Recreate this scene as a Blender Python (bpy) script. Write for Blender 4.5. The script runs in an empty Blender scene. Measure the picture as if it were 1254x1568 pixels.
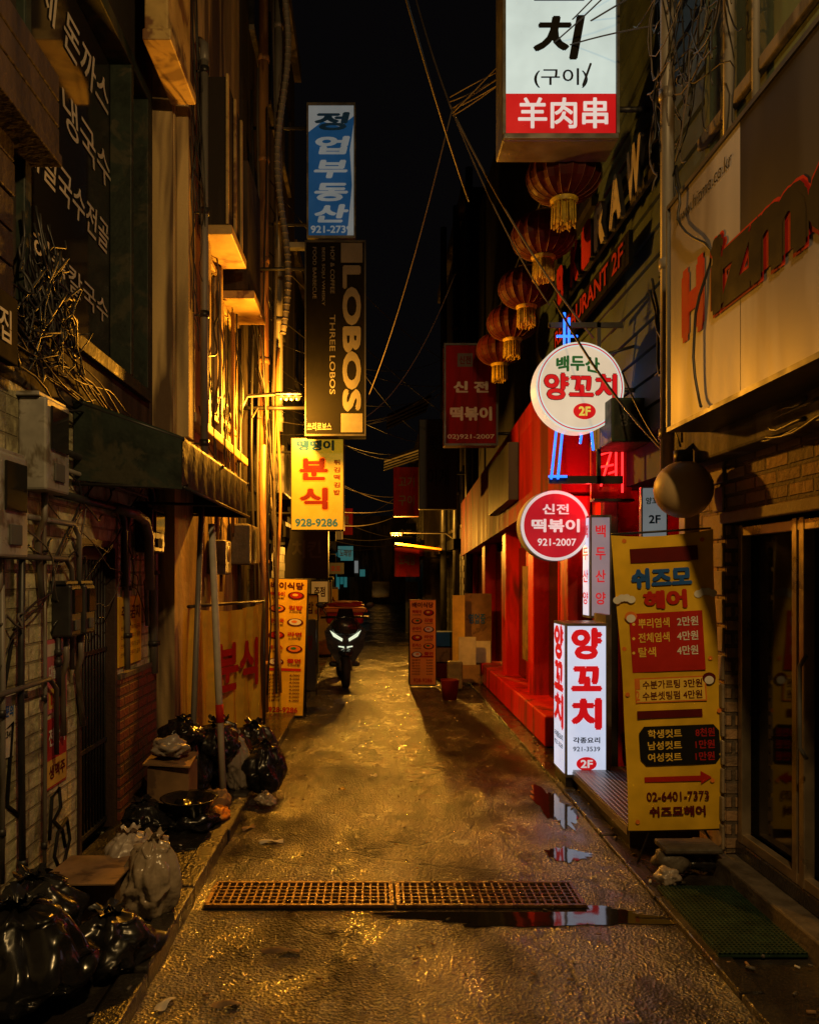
import bpy, bmesh, math, random
from mathutils import Matrix, Vector, noise
random.seed(7)
R = random.uniform
scene = bpy.context.scene
OBJS = []

# ------------------------------------------------------------------ materials
def newmat(name):
    m = bpy.data.materials.new(name); m.use_nodes = True
    nt = m.node_tree; b = nt.nodes["Principled BSDF"]
    return m, nt, b
def mixcol(nt, fac, a, b, mode='MIX'):
    n = nt.nodes.new("ShaderNodeMix"); n.data_type = 'RGBA'; n.blend_type = mode
    for sock, v in ((n.inputs[0], fac), (n.inputs[6], a), (n.inputs[7], b)):
        if hasattr(v, "is_linked"): nt.links.new(v, sock)
        else: sock.default_value = v if isinstance(v, float) else (*v[:3], 1)
    return n.outputs[2]
def ramp(nt, fac, p0, p1, v0=0.0, v1=1.0):
    n = nt.nodes.new("ShaderNodeMapRange"); n.inputs[1].default_value = p0; n.inputs[2].default_value = p1
    n.inputs[3].default_value = v0; n.inputs[4].default_value = v1
    nt.links.new(fac, n.inputs[0]); return n.outputs[0]
def nz(nt, vec, scale, detail=4, rough=.6, dist=0):
    n = nt.nodes.new("ShaderNodeTexNoise"); n.inputs["Scale"].default_value = scale
    n.inputs["Detail"].default_value = min(detail, 4); n.inputs["Roughness"].default_value = rough
    n.inputs["Distortion"].default_value = dist
    nt.links.new(vec, n.inputs["Vector"]); return n.outputs[0]
def objco(nt, sc=None):
    t = nt.nodes.new("ShaderNodeTexCoord")
    if sc is None: return t.outputs["Object"]
    mp = nt.nodes.new("ShaderNodeMapping"); mp.inputs["Scale"].default_value = sc
    nt.links.new(t.outputs["Object"], mp.inputs[0]); return mp.outputs[0]
def bumpn(nt, b, h, strength, dist=.01, sock="Normal"):
    n = nt.nodes.new("ShaderNodeBump"); n.inputs["Strength"].default_value = strength
    n.inputs["Distance"].default_value = dist
    nt.links.new(h, n.inputs["Height"]); nt.links.new(n.outputs[0], b.inputs[sock]); return n
def math2(nt, op, a, b_, c=None):
    n = nt.nodes.new("ShaderNodeMath"); n.operation = op
    for i, v in enumerate((a, b_, c)):
        if v is None: continue
        if hasattr(v, "is_linked"): nt.links.new(v, n.inputs[i])
        else: n.inputs[i].default_value = v
    return n.outputs[0]
def mat(name, c, rough=.6, metal=0., es=0., em=None, var=.35, scale=5, bump=.0, bscale=45, c2=None, c2amt=.0, streak=False, coat=0, bdist=.01, spec=.5, bdet=2):
    m, nt, b = newmat(name)
    co = objco(nt); co2 = objco(nt, (1, 1, .15)) if streak else co
    n1 = nz(nt, co2, scale, 3, .65)
    f = ramp(nt, n1, .3, .7)
    lo = [x * (1 - var) for x in c]; hi = [min(1, x * (1 + var * .6)) for x in c]
    col = mixcol(nt, f, lo, hi)
    if c2:
        n2 = nz(nt, co2, scale * .6, 4, .7, .5)
        col = mixcol(nt, ramp(nt, n2, .62 - c2amt * .35, .68 - c2amt * .3), col, c2)
    nt.links.new(col, b.inputs["Base Color"])
    b.inputs["Metallic"].default_value = metal; b.inputs["Specular IOR Level"].default_value = spec
    nt.links.new(ramp(nt, n1, .3, .7, max(.03, rough - .12), min(1, rough + .12)), b.inputs["Roughness"])
    if coat: b.inputs["Coat Weight"].default_value = coat
    if bump: bumpn(nt, b, nz(nt, co, bscale, bdet), bump, bdist)
    if es:
        e = em or c
        ecol = mixcol(nt, f, [x * .8 for x in e], e)
        nt.links.new(ecol, b.inputs["Emission Color"]); b.inputs["Emission Strength"].default_value = es
    return m
def brickmat(name, c1, c2, mortar, w=.2, h=.065, axis='yz', grime=(.05, .04, .03), gamt=.3, rough=.75, bump=.6, msize=.012):
    m, nt, b = newmat(name); co = objco(nt)
    sp = nt.nodes.new("ShaderNodeSeparateXYZ"); nt.links.new(co, sp.inputs[0])
    cb = nt.nodes.new("ShaderNodeCombineXYZ")
    nt.links.new(sp.outputs[1 if axis == 'yz' else 0], cb.inputs[0]); nt.links.new(sp.outputs[2], cb.inputs[1])
    br = nt.nodes.new("ShaderNodeTexBrick"); nt.links.new(cb.outputs[0], br.inputs["Vector"])
    br.inputs["Color1"].default_value = (*c1, 1); br.inputs["Color2"].default_value = (*c2, 1); br.inputs["Mortar"].default_value = (*mortar, 1)
    br.inputs["Scale"].default_value = 1; br.inputs["Brick Width"].default_value = w; br.inputs["Row Height"].default_value = h
    br.inputs["Mortar Size"].default_value = msize; br.inputs["Mortar Smooth"].default_value = .4
    n1 = nz(nt, co, 3, 4, .7, .4)
    col = mixcol(nt, ramp(nt, n1, .62 - gamt * .3, .75 - gamt * .2, 0, .9), br.outputs[0], grime)
    nf = nz(nt, co, 28, 3)
    col = mixcol(nt, ramp(nt, nf, .3, .7, 0, .45), col, [x * .45 for x in c1])
    nt.links.new(col, b.inputs["Base Color"]); b.inputs["Roughness"].default_value = rough
    bumpn(nt, b, math2(nt, 'MULTIPLY_ADD', br.outputs[1], -1.0, nf), bump, .012); return m

def glowmat(name, c, s, sample=False, base=.5):
    m = mat(name, [x * base for x in c], .35, es=s, em=c, var=.12, scale=2.2)
    m.cycles.emission_sampling = 'AUTO' if sample else 'NONE'
    return m

M = {}
def defm(k, *a, **kw): M[k] = mat(k, *a, **kw)
defm("cream_plaster", (.42, .30, .13), .8, var=.5, scale=2.5, bump=.5, bscale=18, c2=(.09, .055, .03), c2amt=.5, streak=True, bdet=4)
defm("ledge_metal", (.40, .28, .10), .55, var=.35, scale=4, c2=(.14, .07, .03), c2amt=.2)
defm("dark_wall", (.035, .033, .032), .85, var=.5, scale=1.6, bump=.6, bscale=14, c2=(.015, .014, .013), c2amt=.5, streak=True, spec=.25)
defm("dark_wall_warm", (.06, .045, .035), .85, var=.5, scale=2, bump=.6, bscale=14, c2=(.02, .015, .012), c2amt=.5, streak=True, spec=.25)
defm("dark_wood", (.035, .018, .012), .6, var=.6, scale=7, bump=.5, bscale=25, streak=True)
defm("green_plaster", (.08, .125, .075), .85, var=.4, scale=2, bump=.5, bscale=12, c2=(.04, .055, .035), c2amt=.4, streak=True)
defm("concrete", (.15, .13, .11), .8, var=.4, scale=3, bump=.5, bscale=30, c2=(.04, .035, .03), c2amt=.45, streak=True)
defm("wet_concrete", (.035, .031, .026), .30, var=.5, scale=4, bump=.7, bscale=60, c2=(.016, .014, .012), c2amt=.5, coat=.5)
defm("stone_trim", (.24, .19, .13), .7, var=.35, scale=6, bump=.4, bscale=40)
defm("pipe_grey", (.16, .15, .14), .45, var=.4, scale=6, c2=(.07, .05, .03), c2amt=.2, streak=True)
defm("pipe_rust", (.3, .15, .05), .6, var=.5, scale=7, c2=(.1, .04, .02), c2amt=.3, streak=True)
defm("cable_black", (.012, .012, .013), .5, var=.2)
defm("cable_grey", (.07, .06, .055), .6, var=.2)
defm("metal_dark", (.03, .03, .032), .45, metal=.4, var=.4)
defm("metal_grey", (.2, .2, .2), .4, metal=.7, var=.3)
defm("metal_edge", (.06, .06, .06), .5, metal=.3, var=.3)
defm("metal_alu", (.4, .33, .24), .35, metal=.8, var=.3)
defm("rust_iron", (.16, .085, .03), .30, metal=.6, var=.5, scale=20, bump=.4, bscale=120)
defm("awning_canvas", (.010, .018, .014), .6, var=.5, scale=6, bump=.5, bscale=14, c2=(.03, .03, .02), c2amt=.3, spec=.3)
defm("meter_box", (.24, .24, .23), .5, var=.25, scale=8, c2=(.10, .09, .07), c2amt=.35)
defm("black_plastic", (.010, .010, .012), .25, var=.4, scale=4, bump=.45, bscale=6, bdist=.04)
defm("white_plastic", (.28, .24, .21), .3, var=.3, bump=.6, bscale=8, bdist=.03)
defm("cardboard", (.22, .13, .06), .8, var=.4, scale=5, c2=(.09, .05, .025), c2amt=.25)
defm("foam_white", (.42, .39, .33), .6, var=.3)
defm("paper_white", (.5, .47, .41), .7, var=.3)
defm("paper_yellow", (.58, .38, .06), .6, var=.25)
defm("paper_red", (.40, .02, .02), .6, var=.25)
defm("paper_pink", (.5, .12, .16), .6, var=.35)
for k_, c_ in (("ink_black", (.010, .010, .010)), ("ink_red", (.42, .02, .012)), ("ink_darkred", (.10, .008, .008)), ("ink_blue", (.02, .10, .40)), ("ink_orange", (.7, .2, .03)), ("ink_white", (.7, .7, .66)), ("ink_yellow", (.8, .55, .08)), ("ink_green", (.03, .2, .06)), ("ink_grey", (.10, .10, .10)), ("ink_mid", (.26, .25, .24)), ("ink_midred", (.22, .012, .01)), ("ink_dim", (.09, .09, .095))):
    defm(k_, c_, .7, var=.2, spec=.12)
defm("white_panel_dirty", (.36, .38, .50), .5, var=.3, scale=1.6, c2=(.18, .18, .23), c2amt=.35, streak=True, spec=.3)
defm("grey_panel_dirty", (.03, .031, .042), .5, var=.35, scale=2, c2=(.015, .015, .02), c2amt=.35, streak=True, spec=.3)
defm("yellow_vinyl", (.70, .45, .022), .5, var=.32, scale=3, spec=.3)
defm("yellow_cloth", (.66, .42, .02), .6, var=.35, scale=3, bump=.4, bscale=5)
defm("orange_vinyl", (.75, .27, .02), .5, var=.2, scale=3)
defm("red_paint", (.55, .011, .010), .5, var=.4, scale=3, bump=.3, bscale=16, c2=(.17, .010, .008), c2amt=.3, streak=True, spec=.3)
defm("dark_red_paint", (.18, .006, .008), .7, var=.4, scale=3, spec=.10, streak=True, c2=(.06, .005, .005), c2amt=.35)
defm("black_panel", (.0035, .0035, .004), .8, var=.3, spec=.06)
defm("siding_blue", (.035, .06, .08), .7, var=.4, scale=3, spec=.25)
defm("green_rubber", (.008, .028, .014), .55, var=.5, scale=12)
defm("red_lantern_cloth", (.045, .004, .003), .6, var=.5, scale=8, spec=.15)
defm("lantern_rib", (.11, .028, .012), .6)
defm("tassel", (.40, .28, .02), .6, var=.5, scale=40)
defm("globe_glass", (.40, .29, .15), .45, var=.15, scale=3)
defm("tyre", (.015, .015, .015), .7)
defm("scooter_paint", (.02, .02, .024), .25, var=.2, coat=.5)
defm("stone_dark", (.08, .068, .055), .6, var=.5, scale=8, bump=.6, bscale=30)
defm("shutter", (.06, .058, .055), .5, metal=.3, var=.4, scale=3)
M["brick_cream"] = brickmat("brick_cream", (.62, .60, .38), (.48, .46, .28), (.24, .21, .12), .23, .085, gamt=.65, grime=(.08, .065, .04), msize=.008, bump=.9)
M["brick_red"] = brickmat("brick_red", (.16, .03, .018), (.12, .025, .015), (.05, .025, .018), .2, .07, gamt=.35)
M["brick_stone"] = brickmat("brick_stone", (.36, .22, .11), (.12, .09, .07), (.06, .05, .04), .21, .072, gamt=.2, bump=1.)
M["brick_stone_x"] = brickmat("brick_stone_x", (.36, .22, .11), (.12, .09, .07), (.06, .05, .04), .21, .072, axis='xz', gamt=.2, bump=1.)
M["lit_white"] = glowmat("lit_white", (.60, .74, .72), .85, True)
M["lit_white2"] = glowmat("lit_white2", (.70, .76, .96), .85, True)
M["lit_pinkdim"] = glowmat("lit_pinkdim", (.55, .42, .48), .35)
M["lit_cream"] = glowmat("lit_cream", (.86, .72, .52), .72, True)
M["lit_red"] = glowmat("lit_red", (.75, .010, .012), .6, base=.3)
M["lit_redbg"] = glowmat("lit_redbg", (.70, .015, .03), .55, base=.3)
M["lit_redletter"] = glowmat("lit_redletter", (.8, .008, .012), .7, base=.3)
M["lit_whiteletter"] = glowmat("lit_whiteletter", (.9, .82, .8), .65)
M["lit_green"] = glowmat("lit_green", (.03, .22, .05), .3)
M["lit_yellow"] = glowmat("lit_yellow", (.74, .50, .02), .34, base=.3)
M["lit_yellowtxt"] = glowmat("lit_yellowtxt", (.9, .7, .1), .7)
M["lit_bluepanel"] = glowmat("lit_bluepanel", (.02, .12, .30), .28, base=.25)
M["lit_dimwhite"] = glowmat("lit_dimwhite", (.45, .5, .5), .28, base=.3)
M["lit_warmsign"] = glowmat("lit_warmsign", (.7, .32, .05), .3)
M["neon_blue"] = glowmat("neon_blue", (.02, .14, 1.), 3.)
M["neon_red"] = glowmat("neon_red", (1., .02, .02), 3.5)
M["sodium_bulb"] = glowmat("sodium_bulb", (1., .42, .04), 1.9, base=.0)
M["headlight"] = glowmat("headlight", (.9, 1., .7), 1.)
M["lit_teal"] = glowmat("lit_teal", (.05, .40, .40), .22)
m, nt, b = newmat("dark_glass"); b.inputs["Base Color"].default_value = (.012, .011, .01, 1); b.inputs["Roughness"].default_value = .08
b.inputs["Specular IOR Level"].default_value = .7
bumpn(nt, b, nz(nt, objco(nt), 2.5, 1), .05, .02); M["dark_glass"] = m
m, nt, b = newmat("clear_bag"); b.inputs["Base Color"].default_value = (.30, .24, .17, 1); b.inputs["Roughness"].default_value = .22
bumpn(nt, b, nz(nt, objco(nt), 8, 3), .7, .03); M["clear_bag"] = m
# wet asphalt
m, nt, b = newmat("wet_asphalt"); co = objco(nt)
fine = nz(nt, co, 85, 3, .75); medium = nz(nt, co, 20, 4, .75)
patch = nz(nt, objco(nt, (1.6, .9, 1)), 2.6, 4, .7)
blotch = nz(nt, objco(nt, (1, .6, 1)), 1.5, 4, .68)
vo = nt.nodes.new("ShaderNodeTexVoronoi"); vo.inputs["Scale"].default_value = 75; nt.links.new(co, vo.inputs["Vector"])
crk = nt.nodes.new("ShaderNodeTexVoronoi"); crk.feature = 'DISTANCE_TO_EDGE'; crk.inputs["Scale"].default_value = .6
wv = nt.nodes.new("ShaderNodeVectorMath"); wv.operation = 'ADD'
nn = nt.nodes.new("ShaderNodeTexNoise"); nn.inputs["Scale"].default_value = 2.5; nn.inputs["Detail"].default_value = 3
nt.links.new(co, nn.inputs["Vector"]); nt.links.new(co, wv.inputs[0]); nt.links.new(nn.outputs[1], wv.inputs[1]); nt.links.new(wv.outputs[0], crk.inputs["Vector"])
crack = ramp(nt, crk.outputs["Distance"], .0, .018, 1, 0)
col = mixcol(nt, ramp(nt, blotch, .38, .62), (.004, .0035, .003), (.010, .008, .007))
col = mixcol(nt, ramp(nt, fine, .56, .72), col, (.035, .025, .017))
col = mixcol(nt, crack, col, (.002, .002, .002))
nt.links.new(col, b.inputs["Base Color"])
nt.links.new(ramp(nt, patch, .36, .64, .30, .46), b.inputs["Roughness"])
nt.links.new(ramp(nt, blotch, .40, .58, .25, 1.), b.inputs["Specular IOR Level"])
nt.links.new(math2(nt, 'MULTIPLY', ramp(nt, blotch, .40, .54, .12, 1.), ramp(nt, crack, 0, 1, 1, .1)), b.inputs["Coat Weight"])
b.inputs["Coat IOR"].default_value = 1.9
nt.links.new(ramp(nt, patch, .40, .60, .09, .28), b.inputs["Coat Roughness"])
h1 = math2(nt, 'MULTIPLY_ADD', vo.outputs["Distance"], 1.1, fine)
bumpn(nt, b, math2(nt, 'SUBTRACT', h1, crack), 1., .016)
h3 = math2(nt, 'MULTIPLY_ADD', medium, 1.1, h1)
h3 = math2(nt, 'MULTIPLY_ADD', patch, 2.5, h3)
cb_ = bumpn(nt, b, h3, .6, .011, "Coat Normal")
nt.links.new(ramp(nt, patch, .40, .60, .30, 1.), cb_.inputs["Strength"])
M["wet_asphalt"] = m
m, nt, b = newmat("water"); b.inputs["Base Color"].default_value = (.010, .009, .008, 1); b.inputs["Roughness"].default_value = .05
b.inputs["Specular IOR Level"].default_value = 1.; bumpn(nt, b, nz(nt, objco(nt), 6, 2), .06, .01); M["water"] = m
m, nt, b = newmat("checker_plate"); co = objco(nt)
b.inputs["Base Color"].default_value = (.3, .28, .26, 1); b.inputs["Metallic"].default_value = .8; b.inputs["Roughness"].default_value = .38
ck = nt.nodes.new("ShaderNodeTexVoronoi"); ck.inputs["Scale"].default_value = 32; ck.inputs["Randomness"].default_value = 0; nt.links.new(co, ck.inputs["Vector"])
bumpn(nt, b, ramp(nt, ck.outputs["Distance"], .2, .5, 1, 0), .7, .008); M["checker_plate"] = m

# ------------------------------------------------------------------ builder
TC = {}
def textmesh(body):
    if body in TC: return TC[body]
    c = bpy.data.curves.new("t", 'FONT'); c.body = body; c.size = 1; c.resolution_u = 3
    o = bpy.data.objects.new("t", c); scene.collection.objects.link(o)
    dg = bpy.context.evaluated_depsgraph_get(); me = bpy.data.meshes.new_from_object(o.evaluated_get(dg))
    v = [(p.co.x, p.co.y) for p in me.vertices]; f = [tuple(p.vertices) for p in me.polygons]
    bpy.data.objects.remove(o); bpy.data.curves.remove(c); bpy.data.meshes.remove(me)
    TC[body] = (v, f); return v, f

class B:
    def __init__(s, name, loc=(0, 0, 0), yaw=0, roll=0, pitch=0):
        s.name = name
        s.M = Matrix.Translation(loc) @ Matrix.Rotation(math.radians(yaw), 4, 'Z') @ Matrix.Rotation(math.radians(roll), 4, 'Y') @ Matrix.Rotation(math.radians(pitch), 4, 'X')
        s.parts = {}; s.cur = None; s.part("body")
    def part(s, n):
        if n not in s.parts: s.parts[n] = dict(v=[], f=[], m=[], s=[], mats=[])
        s.cur = s.parts[n]; return s
    def add(s, v, f, m, smooth=False):
        c = s.cur; o = len(c['v']); c['v'] += [tuple(x) for x in v]
        if m not in c['mats']: c['mats'].append(m)
        mi = c['mats'].index(m)
        for q in f: c['f'].append(tuple(i + o for i in q)); c['m'].append(mi); c['s'].append(smooth)
        return s
    def box(s, x0, x1, y0, y1, z0, z1, m, bev=0):
        if bev:
            bm = bmesh.new(); bmesh.ops.create_cube(bm, size=1)
            for v in bm.verts: v.co = Vector(((x0 + x1) / 2 + v.co.x * (x1 - x0), (y0 + y1) / 2 + v.co.y * (y1 - y0), (z0 + z1) / 2 + v.co.z * (z1 - z0)))
            bmesh.ops.bevel(bm, geom=bm.edges[:], offset=bev, segments=2, affect='EDGES', profile=.5)
            bm.verts.index_update()
            s.add([v.co[:] for v in bm.verts], [[v.index for v in f.verts] for f in bm.faces], m); bm.free(); return s
        v = [(x, y, z) for x in (x0, x1) for y in (y0, y1) for z in (z0, z1)]
        return s.add(v, [(0, 1, 3, 2), (4, 6, 7, 5), (0, 4, 5, 1), (2, 3, 7, 6), (0, 2, 6, 4), (1, 5, 7, 3)], m)
    def hexa(s, v, m):
        return s.add(v, [(0, 1, 3, 2), (4, 6, 7, 5), (0, 4, 5, 1), (2, 3, 7, 6), (0, 2, 6, 4), (1, 5, 7, 3)], m)
    def tube(s, pts, r, m, seg=8, r1=None, caps=True):
        pts = [Vector(p) for p in pts]; n = len(pts); vs = []; fs = []; up = None
        for i, p in enumerate(pts):
            t = (pts[min(i + 1, n - 1)] - pts[max(i - 1, 0)]); t = t.normalized() if t.length > 1e-9 else Vector((0, 0, 1))
            if up is None: up = Vector((0, 0, 1)) if abs(t.z) < .9 else Vector((1, 0, 0))
            a = t.cross(up)
            if a.length < 1e-6: a = t.cross(Vector((0, 1, 0)))
            a.normalize(); bb = a.cross(t).normalized(); up = bb
            rr = r if r1 is None else r + (r1 - r) * i / (n - 1)
            for k in range(seg):
                an = 2 * math.pi * k / seg; vs.append(p + a * math.cos(an) * rr + bb * math.sin(an) * rr)
        for i in range(n - 1):
            for k in range(seg):
                k2 = (k + 1) % seg; fs.append((i * seg + k, i * seg + k2, (i + 1) * seg + k2, (i + 1) * seg + k))
        if caps: fs.append(tuple(range(seg))[::-1]); fs.append(tuple((n - 1) * seg + k for k in range(seg)))
        return s.add(vs, fs, m, True)
    def lathe(s, prof, c, m, seg=24, sx=1, sy=1):
        vs = [(c[0] + r * sx * math.cos(2 * math.pi * k / seg), c[1] + r * sy * math.sin(2 * math.pi * k / seg), c[2] + z) for r, z in prof for k in range(seg)]
        fs = [(i * seg + k, i * seg + (k + 1) % seg, (i + 1) * seg + (k + 1) % seg, (i + 1) * seg + k) for i in range(len(prof) - 1) for k in range(seg)]
        return s.add(vs, fs, m, True)
    def ball(s, c, r, m, seg=20):
        rx, ry, rz = (r, r, r) if not hasattr(r, '__len__') else r
        return s.lathe([(math.sin(math.pi * i / 12) + 1e-5, -rz * math.cos(math.pi * i / 12)) for i in range(13)], c, m, seg, rx, ry)
    def plate(s, pts, y, m, depth=.0):
        n = len(pts); v = [(x, y, z) for x, z in pts]
        if not depth: return s.add(v, [tuple(range(n))], m)
        v += [(x, y + depth, z) for x, z in pts]
        return s.add(v, [tuple(range(n)), tuple(range(2 * n - 1, n - 1, -1))] + [(i, i + n, (i + 1) % n + n, (i + 1) % n) for i in range(n)], m)
    def ell(s, cx, cz, rx, rz, y, m, depth=0, seg=40):
        return s.plate([(cx + rx * math.cos(2 * math.pi * k / seg), cz + rz * math.sin(2 * math.pi * k / seg)) for k in range(seg)], y, m, depth)
    def rect(s, x0, x1, z0, z1, y, m): return s.plate([(x0, z0), (x1, z0), (x1, z1), (x0, z1)], y, m)
    def text(s, body, cx, cz, w, h, y, m, bold=0, rot=0, arc=0, shear=0):
        v, f = textmesh(body)
        if not v: return s
        x0 = min(a for a, _ in v); x1 = max(a for a, _ in v); y0 = min(b for _, b in v); y1 = max(b for _, b in v)
        offs = [(0, 0)] + ([(bold * math.cos(k * math.pi / 3), bold * math.sin(k * math.pi / 3)) for k in range(6)] if bold else [])
        W = x1 - x0 + 2 * bold; H = y1 - y0 + 2 * bold
        ca, sa = math.cos(math.radians(rot)), math.sin(math.radians(rot))
        for i, (ox, oy) in enumerate(offs):
            out = []
            for a, b_ in v:
                px = ((a + ox) - (x0 + x1) / 2) / W * w; pz = ((b_ + oy) - (y0 + y1) / 2) / H * h
                px += shear * pz
                if arc: pz -= arc * px * px
                out.append((cx + px * ca - pz * sa, y - .0002 * i, cz + px * sa + pz * ca))
            s.add(out, f, m)
        return s
    def done(s):
        ps = {k: v for k, v in s.parts.items() if v['v']}
        def mk(n, p):
            me = bpy.data.meshes.new(n); me.from_pydata(p['v'], [], p['f'])
            for k in p['mats']: me.materials.append(M[k])
            me.polygons.foreach_set('material_index', p['m']); me.polygons.foreach_set('use_smooth', p['s'])
            me.update(); o = bpy.data.objects.new(n, me); OBJS.append(o); return o
        if len(ps) == 1:
            o = mk(s.name, list(ps.values())[0]); o.matrix_world = s.M; return o
        e = bpy.data.objects.new(s.name, None); e.matrix_world = s.M; OBJS.append(e)
        for k, p in ps.items():
            o = mk(k, p); o.parent = e
        return e

def sag(a, b, drop, n=14, wob=0):
    a, b = Vector(a), Vector(b); out = []
    for i in range(n + 1):
        t = i / n; p = a.lerp(b, t); p.z -= drop * 4 * t * (1 - t)
        if wob and 0 < i < n: p += Vector((R(-wob, wob), R(-wob, wob), R(-wob, wob)))
        out.append(p)
    return out

# ------------------------------------------------------------------ ground & road
g = B("ground"); g.add([(-60, -10, -.006), (60, -10, -.006), (60, 120, -.006), (-60, 120, -.006)], [(0, 1, 2, 3)], "wet_concrete"); g.done()
g = B("wet_asphalt_road"); g.add([(-1.0, -2, 0), (1.37, -2, 0), (1.37, 70, 0), (-1.0, 70, 0)], [(0, 1, 2, 3)], "wet_asphalt"); g.done()
k = B("left_kerb_pavement")
y = -1.0
while y < 9:
    L = R(.75, 1.0); j = R(-.01, .01)
    k.box(-.99 + j, -.88 + j, y, y + L - .012, -.02, .075 + R(-.008, .008), "wet_concrete", .01); y += L
k.box(-1.62, -.993, -1, 9, -.02, .062, "wet_concrete")
k.box(-1.5, -.86, 9.01, 40, -.02, .05, "wet_concrete")
k.done()
k = B("right_gutter_kerb")
y = -1.0
while y < 26:
    L = R(.9, 1.05); j = R(-.004, .004)
    k.box(1.372 + j, 1.47 + j, y, y + L - .012, -.02, .022 + R(-.004, .006), "wet_concrete", .008); y += L
k.box(1.475, 2.3, -1, 26, -.02, .012, "wet_concrete"); k.done()
gr = B("storm_drain_grate")
gr.box(-.83, 1.02, 3.80, 4.12, .0015, .004, "ink_black")
for (a, c) in ((-.82, .088), (.10, 1.01)):
    for yy in (3.81, 4.09): gr.box(a, c, yy, yy + .022, .004, .020, "rust_iron", .003)
    for xx in (a, c - .02): gr.box(xx, xx + .02, 3.835, 4.087, .004, .020, "rust_iron")
    n = 24
    for i in range(1, n):
        x = a + (c - a) * i / n; gr.box(x - .0045, x + .0045, 3.834, 4.088, .005, .018, "rust_iron")
    for i in range(1, 6):
        yy = 3.835 + .252 * i / 6; gr.box(a + .02, c - .02, yy - .004, yy + .004, .006, .0165, "rust_iron")
gr.done()
def blob(name, cx, cy, rx, ry, z, m, n=90, seed=0, amp=.5):
    p = B(name); pts = []
    for i in range(n):
        a = 2 * math.pi * i / n; f = 1 + amp * noise.noise(Vector((math.cos(a) * 1.6 + seed, math.sin(a) * 1.6, seed * .7))) + .35 * noise.noise(Vector((math.cos(a) * 5 + seed, math.sin(a) * 5, 3)))
        pts.append((cx + rx * f * math.cos(a), cy + ry * f * math.sin(a), z))
    p.add(pts, [tuple(range(n))], m); p.done()
blob("puddle", .74, 3.73, .62, .10, .003, "water", seed=1.3)
blob("puddle", 1.22, 5.5, .11, .5, .003, "water", seed=7.3)
blob("puddle", 1.10, 4.55, .13, .10, .003, "water", seed=17.3)
l = B("scattered_litter")
for (x, y, sx, sy, an, mm) in ((-.62, 4.75, .14, .035, .2, "paper_white"), (-.40, 3.37, .16, .035, 0, "cardboard"), (-.78, 2.95, .10, .03, 1.2, "foam_white"), (-.02, 6.3, .06, .03, .5, "paper_white"), (-.25, 5.9, .04, .04, .9, "paper_yellow"), (-.80, 5.0, .10, .03, .9, "cardboard"), (-.55, 2.95, .11, .03, 0.1, "cardboard")):
    c, s_ = math.cos(an), math.sin(an); n = 8; vs = []; fs = []
    for i in range(n + 1):
        for j in range(4):
            u = (i / n - .5) * sx; v = (j / 3 - .5) * sy * (1 + .25 * math.sin(i * 1.1 + x * 9)); vs.append((x + u * c - v * s_, y + u * s_ + v * c, .010 + .007 * math.sin(i * .8 + j * .9 + y) + (.008 if j in (1, 2) else 0)))
    for i in range(n):
        for j in range(3): fs.append((i * 4 + j, i * 4 + j + 1, i * 4 + j + 5, i * 4 + j + 4))
    l.add(vs, fs, mm, True)
for i in range(420):
    x = R(-.88, 1.36); y = 2.5 + 10 * random.random() ** 1.4; s_ = R(.003, .010)
    a = R(0, 6.28); mm = random.choice(["paper_white", "cardboard", "stone_dark", "stone_dark", "foam_white", "cardboard"])
    l.tube([(x, y, s_ * .5 + .003), (x + math.cos(a) * s_ * 2.5, y + math.sin(a) * s_ * 2.5, s_ * .5 + .004)], s_ * .5, mm, 5)
for i in range(180):
    sd = random.random() < .6; x = R(-1.5, -.9) if sd else R(1.4, 1.8); y = R(2.6, 9); s_ = R(.006, .018); z = .065 if sd else .02; a = R(0, 6.28)
    l.tube([(x, y, z + s_ * .4), (x + math.cos(a) * s_ * 2, y + math.sin(a) * s_ * 2, z + s_ * .5)], s_ * .5, random.choice(["paper_white", "cardboard", "stone_dark", "cardboard", "stone_dark"]), 5)
l.done()

# ------------------------------------------------------------------ LEFT near building
b = B("noodle_shop_building")
b.part("lower_wall").box(-1.9, -1.6, .8, 4.27, 0, 2.45, "brick_cream")
b.box(-1.9, -1.6, 4.90, 5.75, 0, 2.45, "brick_cream")
b.box(-1.9, -1.6, 4.27, 4.90, 1.78, 2.45, "brick_cream")
b.part("plinth").box(-1.6, -1.575, 4.92, 5.74, .02, .95, "brick_red").box(-1.6, -1.572, 4.92, 5.74, .95, .98, "stone_dark")
b.part("door").box(-1.72, -1.66, 4.27, 4.90, .06, 1.78, "metal_dark")
for yy in (4.27, 4.86): b.box(-1.66, -1.585, yy, yy + .04, .06, 1.80, "dark_wood", .004)
b.box(-1.66, -1.585, 4.312, 4.858, 1.76, 1.80, "dark_wood")
for i in range(11): b.tube([(-1.645, 4.34 + i * .05, .12), (-1.645, 4.34 + i * .05, 1.7)], .007, "metal_dark", 6)
for zz in (.12, .6, 1.15, 1.7): b.box(-1.655, -1.635, 4.32, 4.86, zz - .012, zz + .012, "metal_dark")
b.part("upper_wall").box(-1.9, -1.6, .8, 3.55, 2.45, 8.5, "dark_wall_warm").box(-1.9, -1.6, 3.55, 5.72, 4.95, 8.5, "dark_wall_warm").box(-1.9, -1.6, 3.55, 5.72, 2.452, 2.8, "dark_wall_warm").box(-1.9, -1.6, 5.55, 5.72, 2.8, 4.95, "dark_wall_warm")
b.part("window").box(-1.75, -1.7, 3.55, 5.55, 2.8, 4.95, "dark_glass")
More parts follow.
